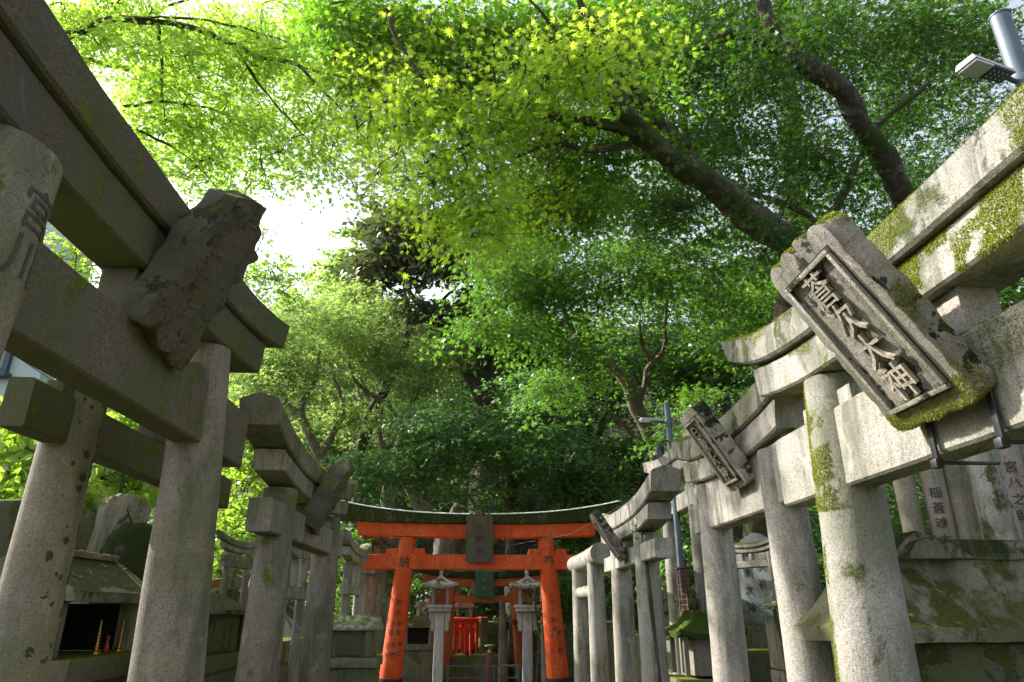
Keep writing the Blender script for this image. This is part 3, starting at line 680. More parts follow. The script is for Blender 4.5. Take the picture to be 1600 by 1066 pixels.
# ------------------------------------------------------------------ shrines
def hip_roof(x0, x1, y0, y1, z0, z1, rx, ry, fas=.05, n=8, k=1.6, lift=.03):
    """concave roof: eaves rectangle -> ridge rectangle inset rx, ry"""
    vs = []; fs = []; m = 10
    cx, cy = (x0 + x1) / 2, (y0 + y1) / 2
    for lv in range(n + 1):
        t = lv / n; q = 1 - (1 - t) ** k if k < 1 else t
        ax = rx * (1 - (1 - t) ** 1.35); ay = ry * (1 - (1 - t) ** 1.35); z = z0 + (z1 - z0) * t ** 1.25
        c = [(x0 + ax, y0 + ay), (x1 - ax, y0 + ay), (x1 - ax, y1 - ay), (x0 + ax, y1 - ay)]
        for s in range(4):
            (a, b), (d, e) = c[s], c[(s + 1) % 4]
            for j in range(m):
                u = j / m; vs.append((a + (d - a) * u, b + (e - b) * u, z + lift * abs(2 * u - 1) ** 3 * (1 - t) ** 2))
    w_ = 4 * m
    for lv in range(n):
        for j in range(w_): fs.append((lv * w_ + j, lv * w_ + (j + 1) % w_, (lv + 1) * w_ + (j + 1) % w_, (lv + 1) * w_ + j))
    lo = len(vs)
    for j in range(w_): vs.append((cx + (vs[j][0] - cx) * .985, cy + (vs[j][1] - cy) * .985, vs[j][2] - fas))
    for j in range(w_): fs.append((lo + j, lo + (j + 1) % w_, (j + 1) % w_, j))
    fs.append(tuple(lo + w_ - 1 - j for j in range(w_))); fs.append(tuple(n * w_ + j for j in range(w_)))
    mb = MB(); mb.add(vs, fs); return mb
# big roofed shrine on the right
t = thing('stone_shrine', 'low stone shrine with broad mossy roof tucked behind the sunlit gate post', 'shrine', (0, 0, 0))
rf = hip_roof(1.19, 2.30, 2.42, 2.76, 1.245, 1.50, .15, .13, .045, lift=.0).build('roof', M['roofolive'], t, jit=.007)
MB().prism([(1.42, 1.49), (1.50, 1.50), (1.60, 1.575), (1.70, 1.545), (2.2, 1.535), (2.2, 1.47), (1.42, 1.47)], 2.53, 2.66).build('ridge', M['roofmoss'], rf, bev=.01, sub=1, jit=.006)
MB().prism([(1.50, 1.47), (1.56, 1.53), (1.62, 1.545), (1.68, 1.53), (1.76, 1.47)], 2.47, 2.525).build('gable', M['roofmoss'], rf, bev=.01, jit=.004)
MB().box(1.38, 2.20, 2.48, 2.72, .3, 1.20).build('body', M['rock'], t, bev=.01, sub=2, jit=.006)
MB().box(1.37, 2.3, 2.44, 2.76, -.05, .7).build('base', M['wallstone'], t, bev=.01)
for y in (2.47,): MB().box(1.30, 1.35, y - .025, y + .025, .0, 1.22).build('pillar', M['granite'], t, bev=.005)
# small moss-roofed shrine, right
p = atX(1078, 985, 1.72)
t = thing('stone_shrine', 'small stone shrine with a bright green moss roof by the lamp pole', 'shrine', (1.80, p.y, 0))
hip_roof(-.24, .30, -.28, .28, 1.13, 1.28, .16, .10, .035).build('roof', M['roofgreen'], t, jit=.008)
MB().box(-.12, .22, -.18, .18, .82, 1.10).build('body', M['granite_l'], t, bev=.008, sub=1, jit=.003)
for y in (-.2, .2): MB().box(-.2, -.165, y - .02, y + .02, .82, 1.11).build('pillar', M['granite'], t, bev=.003)
MB().box(-.26, .3, -.27, .27, -.05, .80).build('base', M['wallstone'], t, bev=.01)
# shrine left, with brass ornaments
t = thing('stone_shrine', 'open stone shrine with dark niche holding brass ornaments', 'shrine', (0, 0, 0))
X0 = -1.98
ya, yb = atX(118, 930, X0).y, atX(235, 930, X0).y + .15
mb = MB(); zc_ = 1.385
mb.prism([(X0, zc_ - .05), (X0, zc_), (X0 - .30, zc_ + .20), (X0 - .34, zc_ + .20), (X0 - .66, zc_), (X0 - .66, zc_ - .05), (X0 - .33, zc_ - .02)], ya, yb)
rf = mb.build('roof', M['roofmoss'], t, bev=.008, sub=2, jit=.005)
MB().box(X0 - .37, X0 - .27, ya + .06, yb - .06, zc_ + .19, zc_ + .225).build('ridge', M['granite_l'], rf, bev=.006)
for y in (ya + .07, yb - .12): MB().box(X0 - .16, X0 - .08, y - .04, y + .04, 1.08, zc_ - .05).build('pillar', M['granite_l'], t, bev=.006)
MB().box(X0 - .62, X0 - .16, ya + .05, ya + .08, 1.08, zc_ - .05).box(X0 - .62, X0 - .16, yb - .1, yb - .06, 1.08, zc_ - .05).box(X0 - .64, X0 - .60, ya + .05, yb - .06, 1.08, zc_ - .05).build('body', M['dark'], t)  # niche walls coloured near-black to stand in for the shade inside
MB().box(X0 - .68, X0 + .03, ya + .02, yb - .02, .96, 1.075).build('base', M['beam_l'], t, bev=.008, sub=1, jit=.004)
MB().box(X0 - .72, X0 - .03, ya - .1, yb + .05, -.05, .955).build('plinth', M['wallstone'], t, bev=.01)
for px, lab in ((153, 'stacked brass ornament in the shrine niche, next to the niche pillar'), (188, 'stacked brass ornament in the shrine niche, next to the pale post')):
    p = atX(px, 1000, X0 - .12)
    tt = thing('brass_ornament', lab, 'ornament', (X0 - .12, p.y, 1.075), 0, 'brass ornaments in the niche')
    prof = [(.026, 0), (.026, .012)]
    for k in range(8):
        r = .020 - .0018 * k; z = .014 + k * .017; prof += [(r * .45, z), (r, z + .004), (r, z + .008), (r * .45, z + .012)]
    prof += [(.004, .155), (.001, .175)]
    MB().lathe(prof, n=16).build('stem', M['brass'], tt)
p = atX(168, 1000, X0 - .12)
tag(MB().lathe([(.014, 0), (.018, .02), (.012, .045), (.007, .06), (.012, .075), (.010, .09)], n=14).build('red_bottle', plain('red_glaze', (.25, .03, .02), .3), None, loc=(X0 - .12, p.y, 1.075)), 'little red bottle between the brass ornaments', 'bottle')
# closed shrine, left middle
def box_shrine(label, x, y0, y1, zr, depth=.5, body='beam_l', roof='roofmoss', niche=False):
    t = thing('stone_shrine', label, 'shrine', (x, (y0 + y1) / 2, 0)); h = (y1 - y0) / 2
    rf = MB().prism([(0, zr - .03), (0, zr), (-.13, zr + .06), (-.15, zr + .06), (-.27, zr + .12), (-.31, zr + .12), (-depth - .05, zr), (-depth - .05, zr - .03)], -h, h).build('roof', M[roof], t, bev=.005, sub=1, jit=.003)
    MB().box(-depth, -.07, -h + .05, h - .05, zr - .30, zr - .032).build('body', M[body], t, bev=.01, sub=1, jit=.004)
    MB().box(-.062, -.05, -h * .45, h * .45, zr - .28, zr - .06).build('door', M['rock'], t, bev=.004)
    for y in (-h + .09, h - .09): MB().box(-.062, -.02, y - .03, y + .03, zr - .30, zr - .035).build('pillar', M[body], t, bev=.005)
    MB().box(-depth - .05, .03, -h - .02, h + .02, zr - .40, zr - .302).build('base', M[body], t, bev=.006, sub=1, jit=.003)
    MB().box(-depth, .0, -h, h, -.05, zr - .402).build('plinth', M['wallstone'], t, bev=.008)
    return t
box_shrine('closed stone shrine with stepped green roof between the two left posts', -1.85, atX(318, 940, -1.85).y, atX(400, 940, -1.85).y, 1.30)
p0, p1 = atY(512, 975, 8.2), atY(580, 975, 8.2)
t = box_shrine('stone shrine with twin round-handled doors in front of the row of thin gates', 0, -.3, .3, 1.12, body='granite_l', roof='granite')
t.location = ((p0.x + p1.x) / 2, 8.2, 0); t.rotation_euler = (0, 0, R(-90)); t.scale = (1, 1, 1)
p = atY(655, 980, 13.4)
t = thing('stone_shrine', 'little stone shrine with open front left of the lantern, roof knobs on top', 'shrine', (p.x, 13.4, 0))
hip_roof(-.31, .31, -.2, .2, 1.04, 1.20, .13, .12, .035).build('roof', M['granite_l'], t, jit=.003)
for s in (-1, 1): MB().box(s * .22 - .035, s * .22 + .035, -.15, -.08, .74, 1.0).build('pillar', M['granite'], t, bev=.005)
MB().box(-.2, .2, -.06, .15, .74, 1.0).build('body', M['dark'], t); MB().box(-.3, .3, -.2, .2, .64, .74).build('base', M['granite_l'], t, bev=.006)  # solid dark block stands in for the shade behind the open front
MB().box(-.26, .26, -.16, .18, -.05, .638).build('plinth', M['wallstone'], t, bev=.02, sub=2, jit=.02)
for px, y, lab, zz in ((726, 15.3, 'tiny stone shrine above the red gates', 1.16), (664, 15.3, 'tiny stone shrine on the ledge, partly behind the lantern', 1.16)):
    p = atY(px, 950, y)
    t = thing('stone_shrine', lab, 'shrine', (p.x, y, 0), 0, 'tiny shrines on the back ledge')
    MB().prism([(-.21, zz + .19), (-.21, zz + .22), (-.15, zz + .30), (.15, zz + .30), (.21, zz + .22), (.21, zz + .19)], -.12, .12).build('roof', M['granite'], t, bev=.006)
    for s in (-1, 1): MB().box(s * .13 - .035, s * .13 + .035, -.06, .02, zz, zz + .19).build('pillar', M['granite'], t, bev=.005)
    MB().box(-.19, .19, -.12, .12, zz - .09, zz).build('base', M['granite_l'], t, bev=.008, jit=.004)

# ------------------------------------------------------------------ terraces and back ledge
def blocks(name, label, x0, x1, y0, y1, z1, rows=4, z0=0.0, mat='wallstone', ln=.5, faceX=True):
    mb = MB(); h = (z1 - z0) / rows; rnd = random.Random(int(abs(x0 * 31 + y0 * 7)))
    for r in range(rows):
        a, b = (y0, y1) if faceX else (x0, x1); c_ = a - rnd.random() * .2
        while c_ < b:
            l = ln * rnd.uniform(.7, 1.3); s0, s1 = max(a, c_), min(b, c_ + l); c_ += l
            if s1 - s0 < .03: continue
            j = rnd.uniform(-.012, .012)
            if faceX: mb.box(x0 + j, x1 - j, s0 + .004, s1 - .004, z0 + r * h + .003, z0 + (r + 1) * h - .003)
            else: mb.box(s0 + .004, s1 - .004, y0 + j, y1 - j, z0 + r * h + .003, z0 + (r + 1) * h - .003)
    o = mb.build(name, M[mat], None, bev=.012, jit=.005, js=4); tag(o, label, 'wall'); return o
blocks('terrace_wall', 'stone block terrace wall under the small mossy gate', 1.98, 4.2, 3.30, 5.05, 1.24, 4, mat='granite_l', ln=.7)
blocks('terrace_wall', 'long mossy block wall running behind the round log gate', 2.15, 4.2, 6.0, 12.5, .98, 3, mat='wallstone', ln=.8)
blocks('terrace_wall', 'damp dark terrace wall under the brass ornament shrine side', -4.5, -2.72, 1.5, 12, .9, 3, mat='wallstone', ln=.8)
o = blocks('back_wall', 'rough mossy stone bank behind the little red gates', -3.2, 3.2, 15.1, 17.5, 1.07, 4, mat='wallstone', ln=.45, faceX=False)
t = tag(MB().box(-1.1, .5, 14.15, 15.0, -.05, .5).build('stone_step', M['wallstone'], None, bev=.02, sub=3, jit=.015), 'low stone platform carrying the little red gates', 'step')
# right planter slabs near the pole
p = atX(1065, 965, 2.05)
tag(MB().box(1.98, 2.9, p.y - .62, p.y + .2, -.05, 1.30).build('stone_block', M['wallstone'], None, bev=.015, sub=2, jit=.008), 'square stone block behind the lamp pole base, pinkish grey', 'block')
# orange-tinted & inscribed standing stones
def stele(label, x, y, z, wd, h, th, rz, mat, text=None, tmat='ink', ts=.1, lean=0.0, group=None, cols=None, pitch=1.3, shape='round'):
    rnd = random.Random(int(abs(x * 91 + y * 17 + h * 5) * 10))
    t = thing('stele', label, 'standing stone', (x, y, z), rz, group)
    n = 22; poly = []
    for i in range(n + 1):
        a = math.pi * i / n; e = 1.0 + rnd.uniform(-.05, .05)
        k = .62 if shape == 'round' else .25
        poly.append((math.cos(a) * wd / 2 * e, h * (1 - k * .35) + math.sin(a) * h * k * .35 * e))
    poly = [(wd * .5, -.05), (wd * .52, h * .3)] + poly + [(-wd * .52, h * .3), (-wd * .5, -.05)]
    o = MB().prism(poly, -th / 2, th / 2).build('slab', M[mat], t, bev=th * .22, sub=1, jit=.012, js=7)
    o.rotation_euler = (0, lean, 0)
    if text:
        mb = MB()
        for xo, z_, s_ in cols or ((0, h * .8, text),): text_flat(mb, s_, xo, z_, ts, -th / 2 - .006, .004, pitch)
        l = mb.build('lettering', M[tmat], t); l.rotation_euler = (0, lean, 0)
    return t
p = atX(1188, 940, 2.28)
stele('pale blue-grey stone with black characters standing inside the small mossy gate', 2.30, p.y, 1.24, .36, .66, .08, R(-62), 'rockpale', 'x', 'ink', .085, 0, cols=((-.085, .50, '御剣大神'), (.06, .54, '精大神')), pitch=1.65)
sg = torii('small white mossy stone gate raised on the terrace in front of an inscribed stone', (2.13, atX(1183, 940, 2.13).y), R(-62), .175, .19, .47, .022, .03, (.36, .415, .26, .02), (.035, .27, .025), (.04, .34, .035), .09, 'G2' and None, 'granite', 'granite', gaku=.016, z0=1.245, n=16, kmat='granite_m', seg=18, jit=.001)
p = atX(1222, 880, 2.45)
stele('orange-brown lettered stone slab standing between the small mossy gate and the pale post', 2.50, p.y, 1.24, .20, .66, .1, R(-60), 'rockorange', 'x', 'ink', .06, 0, cols=((0.02, .48, '夫命'),), pitch=2.2, shape='sq')
# stone fence by the small gate
t = thing('stone_fence', 'short white stone fence standing beside the small mossy gate', 'fence', (0, 0, 0))
for px, zz in ((1218, 1.62), (1234, 1.72)):
    q = atX(px, 940, 2.05); MB().box(2.02, 2.09, q.y - .035, q.y + .035, 1.24, zz - .13).build('post', M['granite'], t, bev=.004)
q0, q1 = atX(1205, 940, 2.05), atX(1222, 940, 2.05)
MB().box(2.03, 2.08, min(q0.y, q1.y), max(q0.y, q1.y), 1.43, 1.49).build('rail', M['granite'], t, bev=.004)
# tall posts standing on the upper right terrace
UG = 'tall gate posts beyond the sunlit gate'
def upper_post(label, px, py, X, r, z0, z1, text=None, mat='granite_l', phi=-120, ts=.11, zt=None):
    p = atX(px, py, X); t = thing('stone_pillar', label, 'pillar', (p.x, p.y, z0), 0, UG)
    MB().tube([(0, 0, lin(-.1, z1 - z0, 8)[i]) for i in range(8)], lin(r * 1.08, r, 8), 26).build('shaft', M[mat], t, jit=.003)
    MB().box(-r * 1.35, r * 1.35, -r * 1.35, r * 1.35, -.12, .0).build('footing', M['wallstone'], t, bev=.01)
    MB().lathe([(r * .98, z1 - z0), (r * .9, z1 - z0 + .03), (r * .3, z1 - z0 + .05)], n=24).build('cap', M[mat], t)
    if text:
        mb = MB(); text_wrap(mb, text, 0, zt - z0, ts, lambda z: (0, 0, r * 1.06), R(phi), 1.3, .004); mb.build('lettering', M['ink'], t)
upper_post('round grey pillar left of the pillar lettered in black', 1420, 790, 2.75, .062, 1.2, 2.2)
upper_post('round grey pillar lettered in black down its face', 1466, 790, 2.9, .070, 1.2, 2.2, '稲蒼魂大神', zt=1.99, phi=-125, ts=.072)
upper_post('orange-stained thick round pillar leaning over the shrine roof', 1552, 780, 2.35, .070, 1.2, 2.05, mat='granite_m')
upper_post('slender lettered pillar beside the thick orange-stained one', 1583, 760, 2.6, .065, 1.2, 2.1, '宮八之助', zt=1.95, phi=-120, ts=.06)
upper_post('lichen-covered pillar at the end of the upper terrace row', 1612, 760, 2.7, .062, 1.2, 2.3, '大神', mat='rockpale', zt=1.8, phi=-120, ts=.07)
upper_post('thin pale pillar squeezed between the lettered pillar and the damp dark one', 1490, 750, 3.0, .05, 1.2, 2.3)
upper_post('thin mossy pillar standing just behind the orange-stained one', 1530, 740, 2.7, .05, 1.2, 2.3, mat='granite_m')
upper_post('dark damp pillar in the shade behind the hanging ivy', 1500, 760, 3.3, .11, 1.2, 2.3, mat='rock')
upper_post('mossy squat pillar behind the shrine roof gable', 1528, 760, 3.2, .09, 1.2, 2.25, mat='granite_l')
tag(MB().box(2.35, 4.5, 2.0, 3.25, -.05, 1.08).build('terrace_block', M['wallstone'], None, bev=.02, sub=3, jit=.012), 'upper stone terrace carrying the row of tall pillars', 'terrace')

# left standing stones
stele('huge dark brown rounded standing stone behind the lichen-spotted post', -3.15, atX(25, 950, -3.15).y, .9, .85, 1.15, .35, R(48), 'rock')
stele('mossy inscribed upright slab right behind the lichen-spotted post', -2.75, atX(160, 850, -2.75).y, .9, .34, 1.22, .12, R(52), 'granite_l', 'x', 'carved', .13, R(6), cols=((0, 1.05, '入福大神'),), pitch=1.5, shape='sq')
M['rockgreen'] = stone('stele_green', (.12, .11, .07), moss=.8, algae=.9, stain=.5, mosscol=(.05, .08, .012), bump=.9)
stele('round-topped green mossy stone behind the open shrine', -2.62, atX(207, 850, -2.62).y, .9, .50, 1.02, .2, R(60), 'rockgreen')
for px, w_, h, X, mt, lab in ((338, .40, .72, -2.9, 'rockorange', 'orange-brown stone peeping out from behind the pale post'), (352, .50, .62, -2.7, 'rock', 'pale round-topped stone on the ledge above the closed shrine'), (374, .46, .60, -2.9, 'rock', 'brown pointed stone under the little grey gate'), (392, .3, .7, -3.3, 'rockgreen', 'dim narrow stone at the edge of the mossy post')):
    stele(lab, X, atX(px, 900, X).y, .9, w_, h, .16, R(60), mt)
small_gate('little grey gate above the closed shrine, wreathed in yellow-green leaves', -2.45, atX(373, 870, -2.45).y, .58, .17, .03, rz=R(75), z0=1.25, mat='granite_l', sc_=.6, g=None)
tag(MB().box(-3.6, -2.42, 5.0, 8.5, .9, 1.22).build('stone_ledge', M['wallstone'], None, bev=.02, sub=2, jit=.012), 'stone ledge that carries the row of brown stones', 'ledge')
# offering bowl
p = atX(355, 915, -2.4); tag(MB().lathe([(.02, 0), (.05, .02), (.09, .045), (.085, .05), (.02, .02)], n=18).build('offering_bowl', M['lantern'], None, loc=(-2.46, p.y, 1.22)), 'white shallow offering bowl in front of the brown stones', 'bowl')

# ------------------------------------------------------------------ fox statue on the right
def fox(label, loc, rz, s, mat):
    t = thing('fox_statue', label, 'statue', loc, rz)
    ed = [((0, 0, .0), .075), ((0, .0, .12), .085), ((0, -.03, .24), .07), ((0, -.06, .33), .045), ((0, -.09, .42), .05), ((0, -.15, .42), .034), ((0, -.20, .405), .016)]
    V = [e[0] for e in ed]; rr = [e[1] for e in ed]; E_ = [(i, i + 1) for i in range(6)]
    def ad(par, pts):
        for q, r in pts: V.append(q); rr.append(r); E_.append((par, len(V) - 1)); par = len(V) - 1
    for sx in (-1, 1):
        ad(2, [((sx * .04, -.09, .20), .03), ((sx * .04, -.10, .05), .02), ((sx * .04, -.13, .01), .022)])
        ad(0, [((sx * .07, -.02, .05), .05), ((sx * .07, -.10, .015), .025)])
        ad(4, [((sx * .03, -.08, .47), .016), ((sx * .036, -.075, .51), .005)])
    ad(0, [((0, .09, .03), .03), ((0, .15, .12), .04), ((0, .14, .26), .045), ((0, .11, .36), .02)])
    me = bpy.data.meshes.new('body'); me.from_pydata([tuple(c * s for c in v) for v in V], E_, []); o = bpy.data.objects.new('body', me); C.objects.link(o); o.parent = t
    m = o.modifiers.new('s', 'SKIN'); sv = me.skin_vertices[0].data
    for i, r in enumerate(rr): sv[i].radius = (r * s, r * s)
    sv[0].use_root = True
    o.modifiers.new('u', 'SUBSURF').levels = 1; o.modifiers['u'].render_levels = 1
    dg = bpy.context.evaluated_depsgraph_get(); dg.update(); m2 = bpy.data.meshes.new_from_object(o.evaluated_get(dg)); o.modifiers.clear(); o.data = m2; m2.materials.clear(); m2.materials.append(M[mat])
    MB().box(-.10 * s, .10 * s, -.16 * s, .18 * s, -.04 * s, .0).build('plinth', M[mat], t, bev=.004)
    return t
p = atX(1098, 950, 1.98); fox('weathered stone fox sitting above the moss-roofed shrine', (1.90, p.y - .05, 1.30), R(-70), .42, 'roofmoss')
p = atX(1014, 990, 2.3); fox('small white fox figure on the long mossy wall', (2.3, p.y, 1.0), R(-80), .5, 'lantern')
# rusty votive lantern cages
for px, X, lab in ((1090, 2.0, 'rusty wire mesh cage behind the stone fox'), (1126, 2.15, 'rusty wire mesh cage behind the pale gate post')):
    p = atX(px, 930, X); t = thing('mesh_cage', lab, 'cage', (X, p.y, 1.30), 0, 'rusty mesh cages')
    b = MB(); w_ = .13
    for sx in (-1, 1):
        for sy in (-1, 1): b.box(sx * w_ - .008, sx * w_ + .008, sy * w_ - .008, sy * w_ + .008, 0, .36)
    for k in range(9):
        z = k * .044
        b.box(-w_, w_, -w_ - .003, -w_ + .001, z, z + .006).box(-w_ - .003, -w_ + .001, -w_, w_, z, z + .006)
    for k in range(9):
        y = -w_ + k * w_ / 4; b.box(-w_ - .004, -w_ - .001, y - .002, y + .002, 0, .36).box(y - .002, y + .002, -w_ - .004, -w_ - .001, 0, .36)
    b.build('mesh', M['rust'], t); MB().box(-w_ - .02, w_ + .02, -w_ - .02, w_ + .02, .36, .375).build('lid', M['rust'], t)

# ------------------------------------------------------------------ lamp poles
def lamp_pole(label, x, y, r, ztop, zl, dirx, diry, ll, sleeve=None, coil=False, z0=0.0):
    t = thing('lamp_pole', label, 'street lamp', (x, y, z0))
    MB().tube([(0, 0, -.1), (0, 0, ztop - z0)], [r, r * .93], 24).build('pole', M['galv'], t)
    MB().lathe([(r * 1.0, ztop - z0), (r * 1.02, ztop - z0 + .01), (r * .6, ztop - z0 + .02)], n=24).build('cap', M['galv'], t)
    l = zl - z0; d = Vector((dirx, diry, 0)).normalized(); sd = Vector((-d.y, d.x, 0))
    MB().tube([d * r * .8 + Vector((0, 0, l - .015)), d * (r + ll * .35) + Vector((0, 0, l + .01))], ll * .045, 12).build('arm', M['galv'], t)
    MB().lathe([(r * 1.06, l - .06), (r * 1.12, l - .055), (r * 1.12, l + .02), (r * 1.06, l + .025)], n=24).build('clamp', M['galv'], t)
    def hb(a0, a1, w0, w1, za, zb, ta=.8):
        vs = []
        for aa, ww in ((a0, w0), (a1, w1)):
            for q, z, kk in ((-1, za, 1), (1, za, 1), (1, zb, ta), (-1, zb, ta)):
                vs.append(d * aa + sd * ww * q * kk + Vector((0, 0, z)))
        return vs, [(0, 1, 2, 3), (7, 6, 5, 4), (0, 4, 5, 1), (1, 5, 6, 2), (2, 6, 7, 3), (3, 7, 4, 0)]
    h0 = r + ll * .15
    h = MB(); h.add(*hb(h0, h0 + ll, ll * .15, ll * .20, l - .0, l + ll * .11)); hd = h.build('lamp_head', M['lampwhite'], t, bev=ll * .02)
    h = MB(); h.add(*hb(h0 + ll * .55, h0 + ll * .96, ll * .16, ll * .17, l - ll * .035, l - .001, 1.05)); h.build('lens', M['lens'], hd, bev=ll * .01)
    h = MB(); h.add(*hb(h0 + ll * .06, h0 + ll * .52, ll * .13, ll * .145, l - ll * .02, l - .001, 1.05)); dk = h.build('driver_cover', M['galv'], hd, bev=ll * .008)
    b = MB()
    for i in range(4):
        for j in (-1, 0, 1): 
            c = d * (h0 + ll * (.14 + .1 * i)) + sd * ll * .07 * j; b.tube([c + Vector((0, 0, l - ll * .022)), c + Vector((0, 0, l - ll * .035))], ll * .014, 8)
    b.build('led', M['lens'], hd)
    if sleeve: MB().tube([(0, 0, sleeve[0]), (0, 0, sleeve[1])], r * 1.5, 20).build('sleeve', M['bark'], t); MB().lathe([(r * 1.4, sleeve[1]), (r * 1.75, sleeve[1] + .01), (r * 1.75, sleeve[1] + .03), (r, sleeve[1] + .035)], n=20).build('collar', M['iron'], t)
    if coil:
        for k in range(5):
            rr = .085 + .012 * k; cz = l - .30 - .01 * k
            MB().tube([Vector((-.06 + rr * math.cos(a) * .8, -r - .01 - .004 * k, cz + rr * math.sin(a))) for a in lin(0, 6.2, 20)], .005, 6).build('cable_coil', M['cable'], t)
    return t
lamp_pole('slim steel lamp pole rising behind the gates with coiled cable', 1.93, 6.85, .034, atX(1042, 632, 1.93).z, atX(1042, 662, 1.93).z, -1, -.15, .24, (1.10, 1.34), True)
pp = atY(1575, 130, 3.0)
lamp_pole('thick steel lamp pole whose white lamp juts out above the mossy lintel', pp.x + .09, 3.0, .058, atY(1560, 27, 3.0).z, atY(1575, 128, 3.0).z, -1, -.28, .33)
# overhead cable from pole
q = [Vector((1.93, 6.85, 2.55)), Vector((1.2, 9.5, 2.25)), Vector((.4, 12, 2.3)), Vector((-.6, 16, 3.0))]
tag(MB().tube(q, .0035, 6).build('overhead_cable', M['ink'], None), 'thin dark cable sagging away from the slim lamp pole', 'cable')
q = [atY(8, 545, 7.5), atY(75, 590, 7.5), atY(140, 630, 7.5)]
tag(MB().tube([Vector((-9, 7.5, 3.1))] + q, .008, 6).build('overhead_cable', M['cable'], None), 'thin cable crossing in front of the pale house wall', 'cable')

# ------------------------------------------------------------------ railings, vase, misc in the centre
p = atY(735, 1040, 12.9)
t = thing('railing', 'low grey railing in front of the steps beyond the gates', 'railing', (p.x, 12.9, 0))
MB().box(-.40, .85, -.02, .02, .40, .425).box(-.40, .85, -.015, .015, .22, .24).build('rail', M['galv'], t)
for x in (-.38, .22, .40, .82): MB().box(x - .02, x + .02, -.02, .02, -.02, .40).build('post', M['galv'], t)
p = atY(766, 1010, 13.3)
t = thing('flower_vase_stand', 'mauve-red round stone holder with a flat cap near the railing', 'vase stand', (p.x, 13.3, 0))
MB().lathe([(.08, 0), (.08, .4), (.07, .60), (.04, .63)], n=18).build('body', plain('mauve_stone', (.20, .075, .075), .7), t); MB().lathe([(.03, .63), (.04, .68), (.10, .70), (.10, .72), (.02, .73)], n=18).build('cap', M['granite_l'], t)
p = atY(788, 990, 13.8)
t = thing('stone_lantern', 'small squat stone lantern beside the orange post', 'stone lantern', (p.x, 13.8, 0))
MB().box(-.07, .07, -.07, .07, -.05, .95).build('shaft', M['granite_l'], t, bev=.01); MB().box(-.10, .10, -.10, .10, .95, 1.10).build('fire_box', M['rock'], t, bev=.006)
hip_roof(-.19, .19, -.19, .19, 1.12, 1.24, .15, .15, .025).build('roof', M['granite_l'], t)
p = atY(755, 985, 14.9); tag(MB().tube([(0, 0, -.05), (0, 0, 1.16)], .10, 18).build('stone_post', M['wallstone'], None, loc=(p.x, 14.9, 0), jit=.006), 'short broken stone post right of the little red gates', 'post')
p = atX(1000, 900, 1.9)
# cut posts at far right of the red gate
p = atY(841, 1000, 13.2); tag(MB().tube([(0, 0, -.05), (0, 0, 1.75)], [.08, .07], 20).build('stone_post', M['granite'], None, loc=(p.x + .12, 13.2, 0)), 'grey round post just behind the lantern with leafy roof', 'post')
p = atY(795, 1000, 13.6); tag(MB().tube([(0, 0, -.05), (0, 0, 1.45)], [.075, .06], 20).build('stone_post', M['granite_l'], None, loc=(p.x - .12, 13.6, 0)), 'thin pinkish post in front of the orange gate post', 'post')

# ------------------------------------------------------------------ trees
def L(r0, r1, *pp): return ([at(*p) for p in pp], r0, r1)
def trunk_to_ground(px, py, zc, r0, r1, *more, sink=0.15, dx=0.0, dy=0.0):
    """limb that starts in the ground under (px,py,zc) and then runs through the further points"""
    p = at(px, py, zc); base = Vector((p.x + dx, p.y + dy, gh(p.x + dx, p.y + dy) - sink))
    return ([base, base * .5 + p * .5 + Vector((0, 0, .0)), p] + [at(*q) for q in more], r0, r1)
BARK = M['bark']; PALE = M['barkpale']; DARK = M['barkdark']
# A: maple reaching in from the left
tree('bright maple reaching in from the left over the broken plaque', 'tree',
     [trunk_to_ground(-330, 300, 7.0, .20, .10, (-200, 160, 7.0), (-60, 110, 7.0), (70, 75, 7.1), dx=-1.5),
      L(.055, .04, (-60, 110, 7.0), (60, 72, 7.0), (125, 48, 7.1), (180, 28, 7.2)), L(.035, .008, (180, 28, 7.2), (300, 45, 7.3), (400, 85, 7.4), (480, 105, 7.5), (590, 140, 7.6)),
      L(.02, .005, (245, 32, 7.3), (252, 90, 7.3), (254, 150, 7.3), (258, 190, 7.3)), L(.02, .005, (365, 68, 7.4), (395, 115, 7.4), (440, 175, 7.4), (480, 215, 7.4)),
      L(.022, .005, (180, 28, 7.2), (250, 28, 7.2), (360, 40, 7.3), (470, 75, 7.4)), L(.02, .004, (190, 165, 7.3), (260, 160, 7.3), (330, 172, 7.3), (400, 205, 7.3)),
      L(.02, .004, (200, 200, 7.3), (260, 225, 7.3), (330, 280, 7.3)), L(.02, .004, (470, 105, 7.4), (520, 160, 7.4), (555, 190, 7.5))],
     [(160, 30, 120, 70, 7.4, .7, 2600), (300, 90, 130, 90, 7.6, .8, 3300), (230, 190, 90, 80, 7.6, .6, 2300), (380, 190, 120, 90, 7.7, .8, 2600), (330, 270, 70, 60, 7.6, .6, 950),
      (470, 70, 120, 90, 7.8, .8, 3100), (420, 260, 60, 40, 7.6, .5, 600), (530, 190, 70, 80, 7.8, .5, 1400), (410, 430, 60, 45, 7.4, .4, 800), (465, 455, 30, 35, 7.6, .3, 330), (500, 268, 70, 22, 8.0, .4, 520), (590, 290, 35, 40, 7.6, .3, 260), (110, 410, 60, 90, 8.0, .8, 1600), (360, 350, 60, 60, 7.9, .5, 420)],
     'star5', .047, M['leafA'], BARK, pad=.46, per=50, tilt=.35, droop=.2)
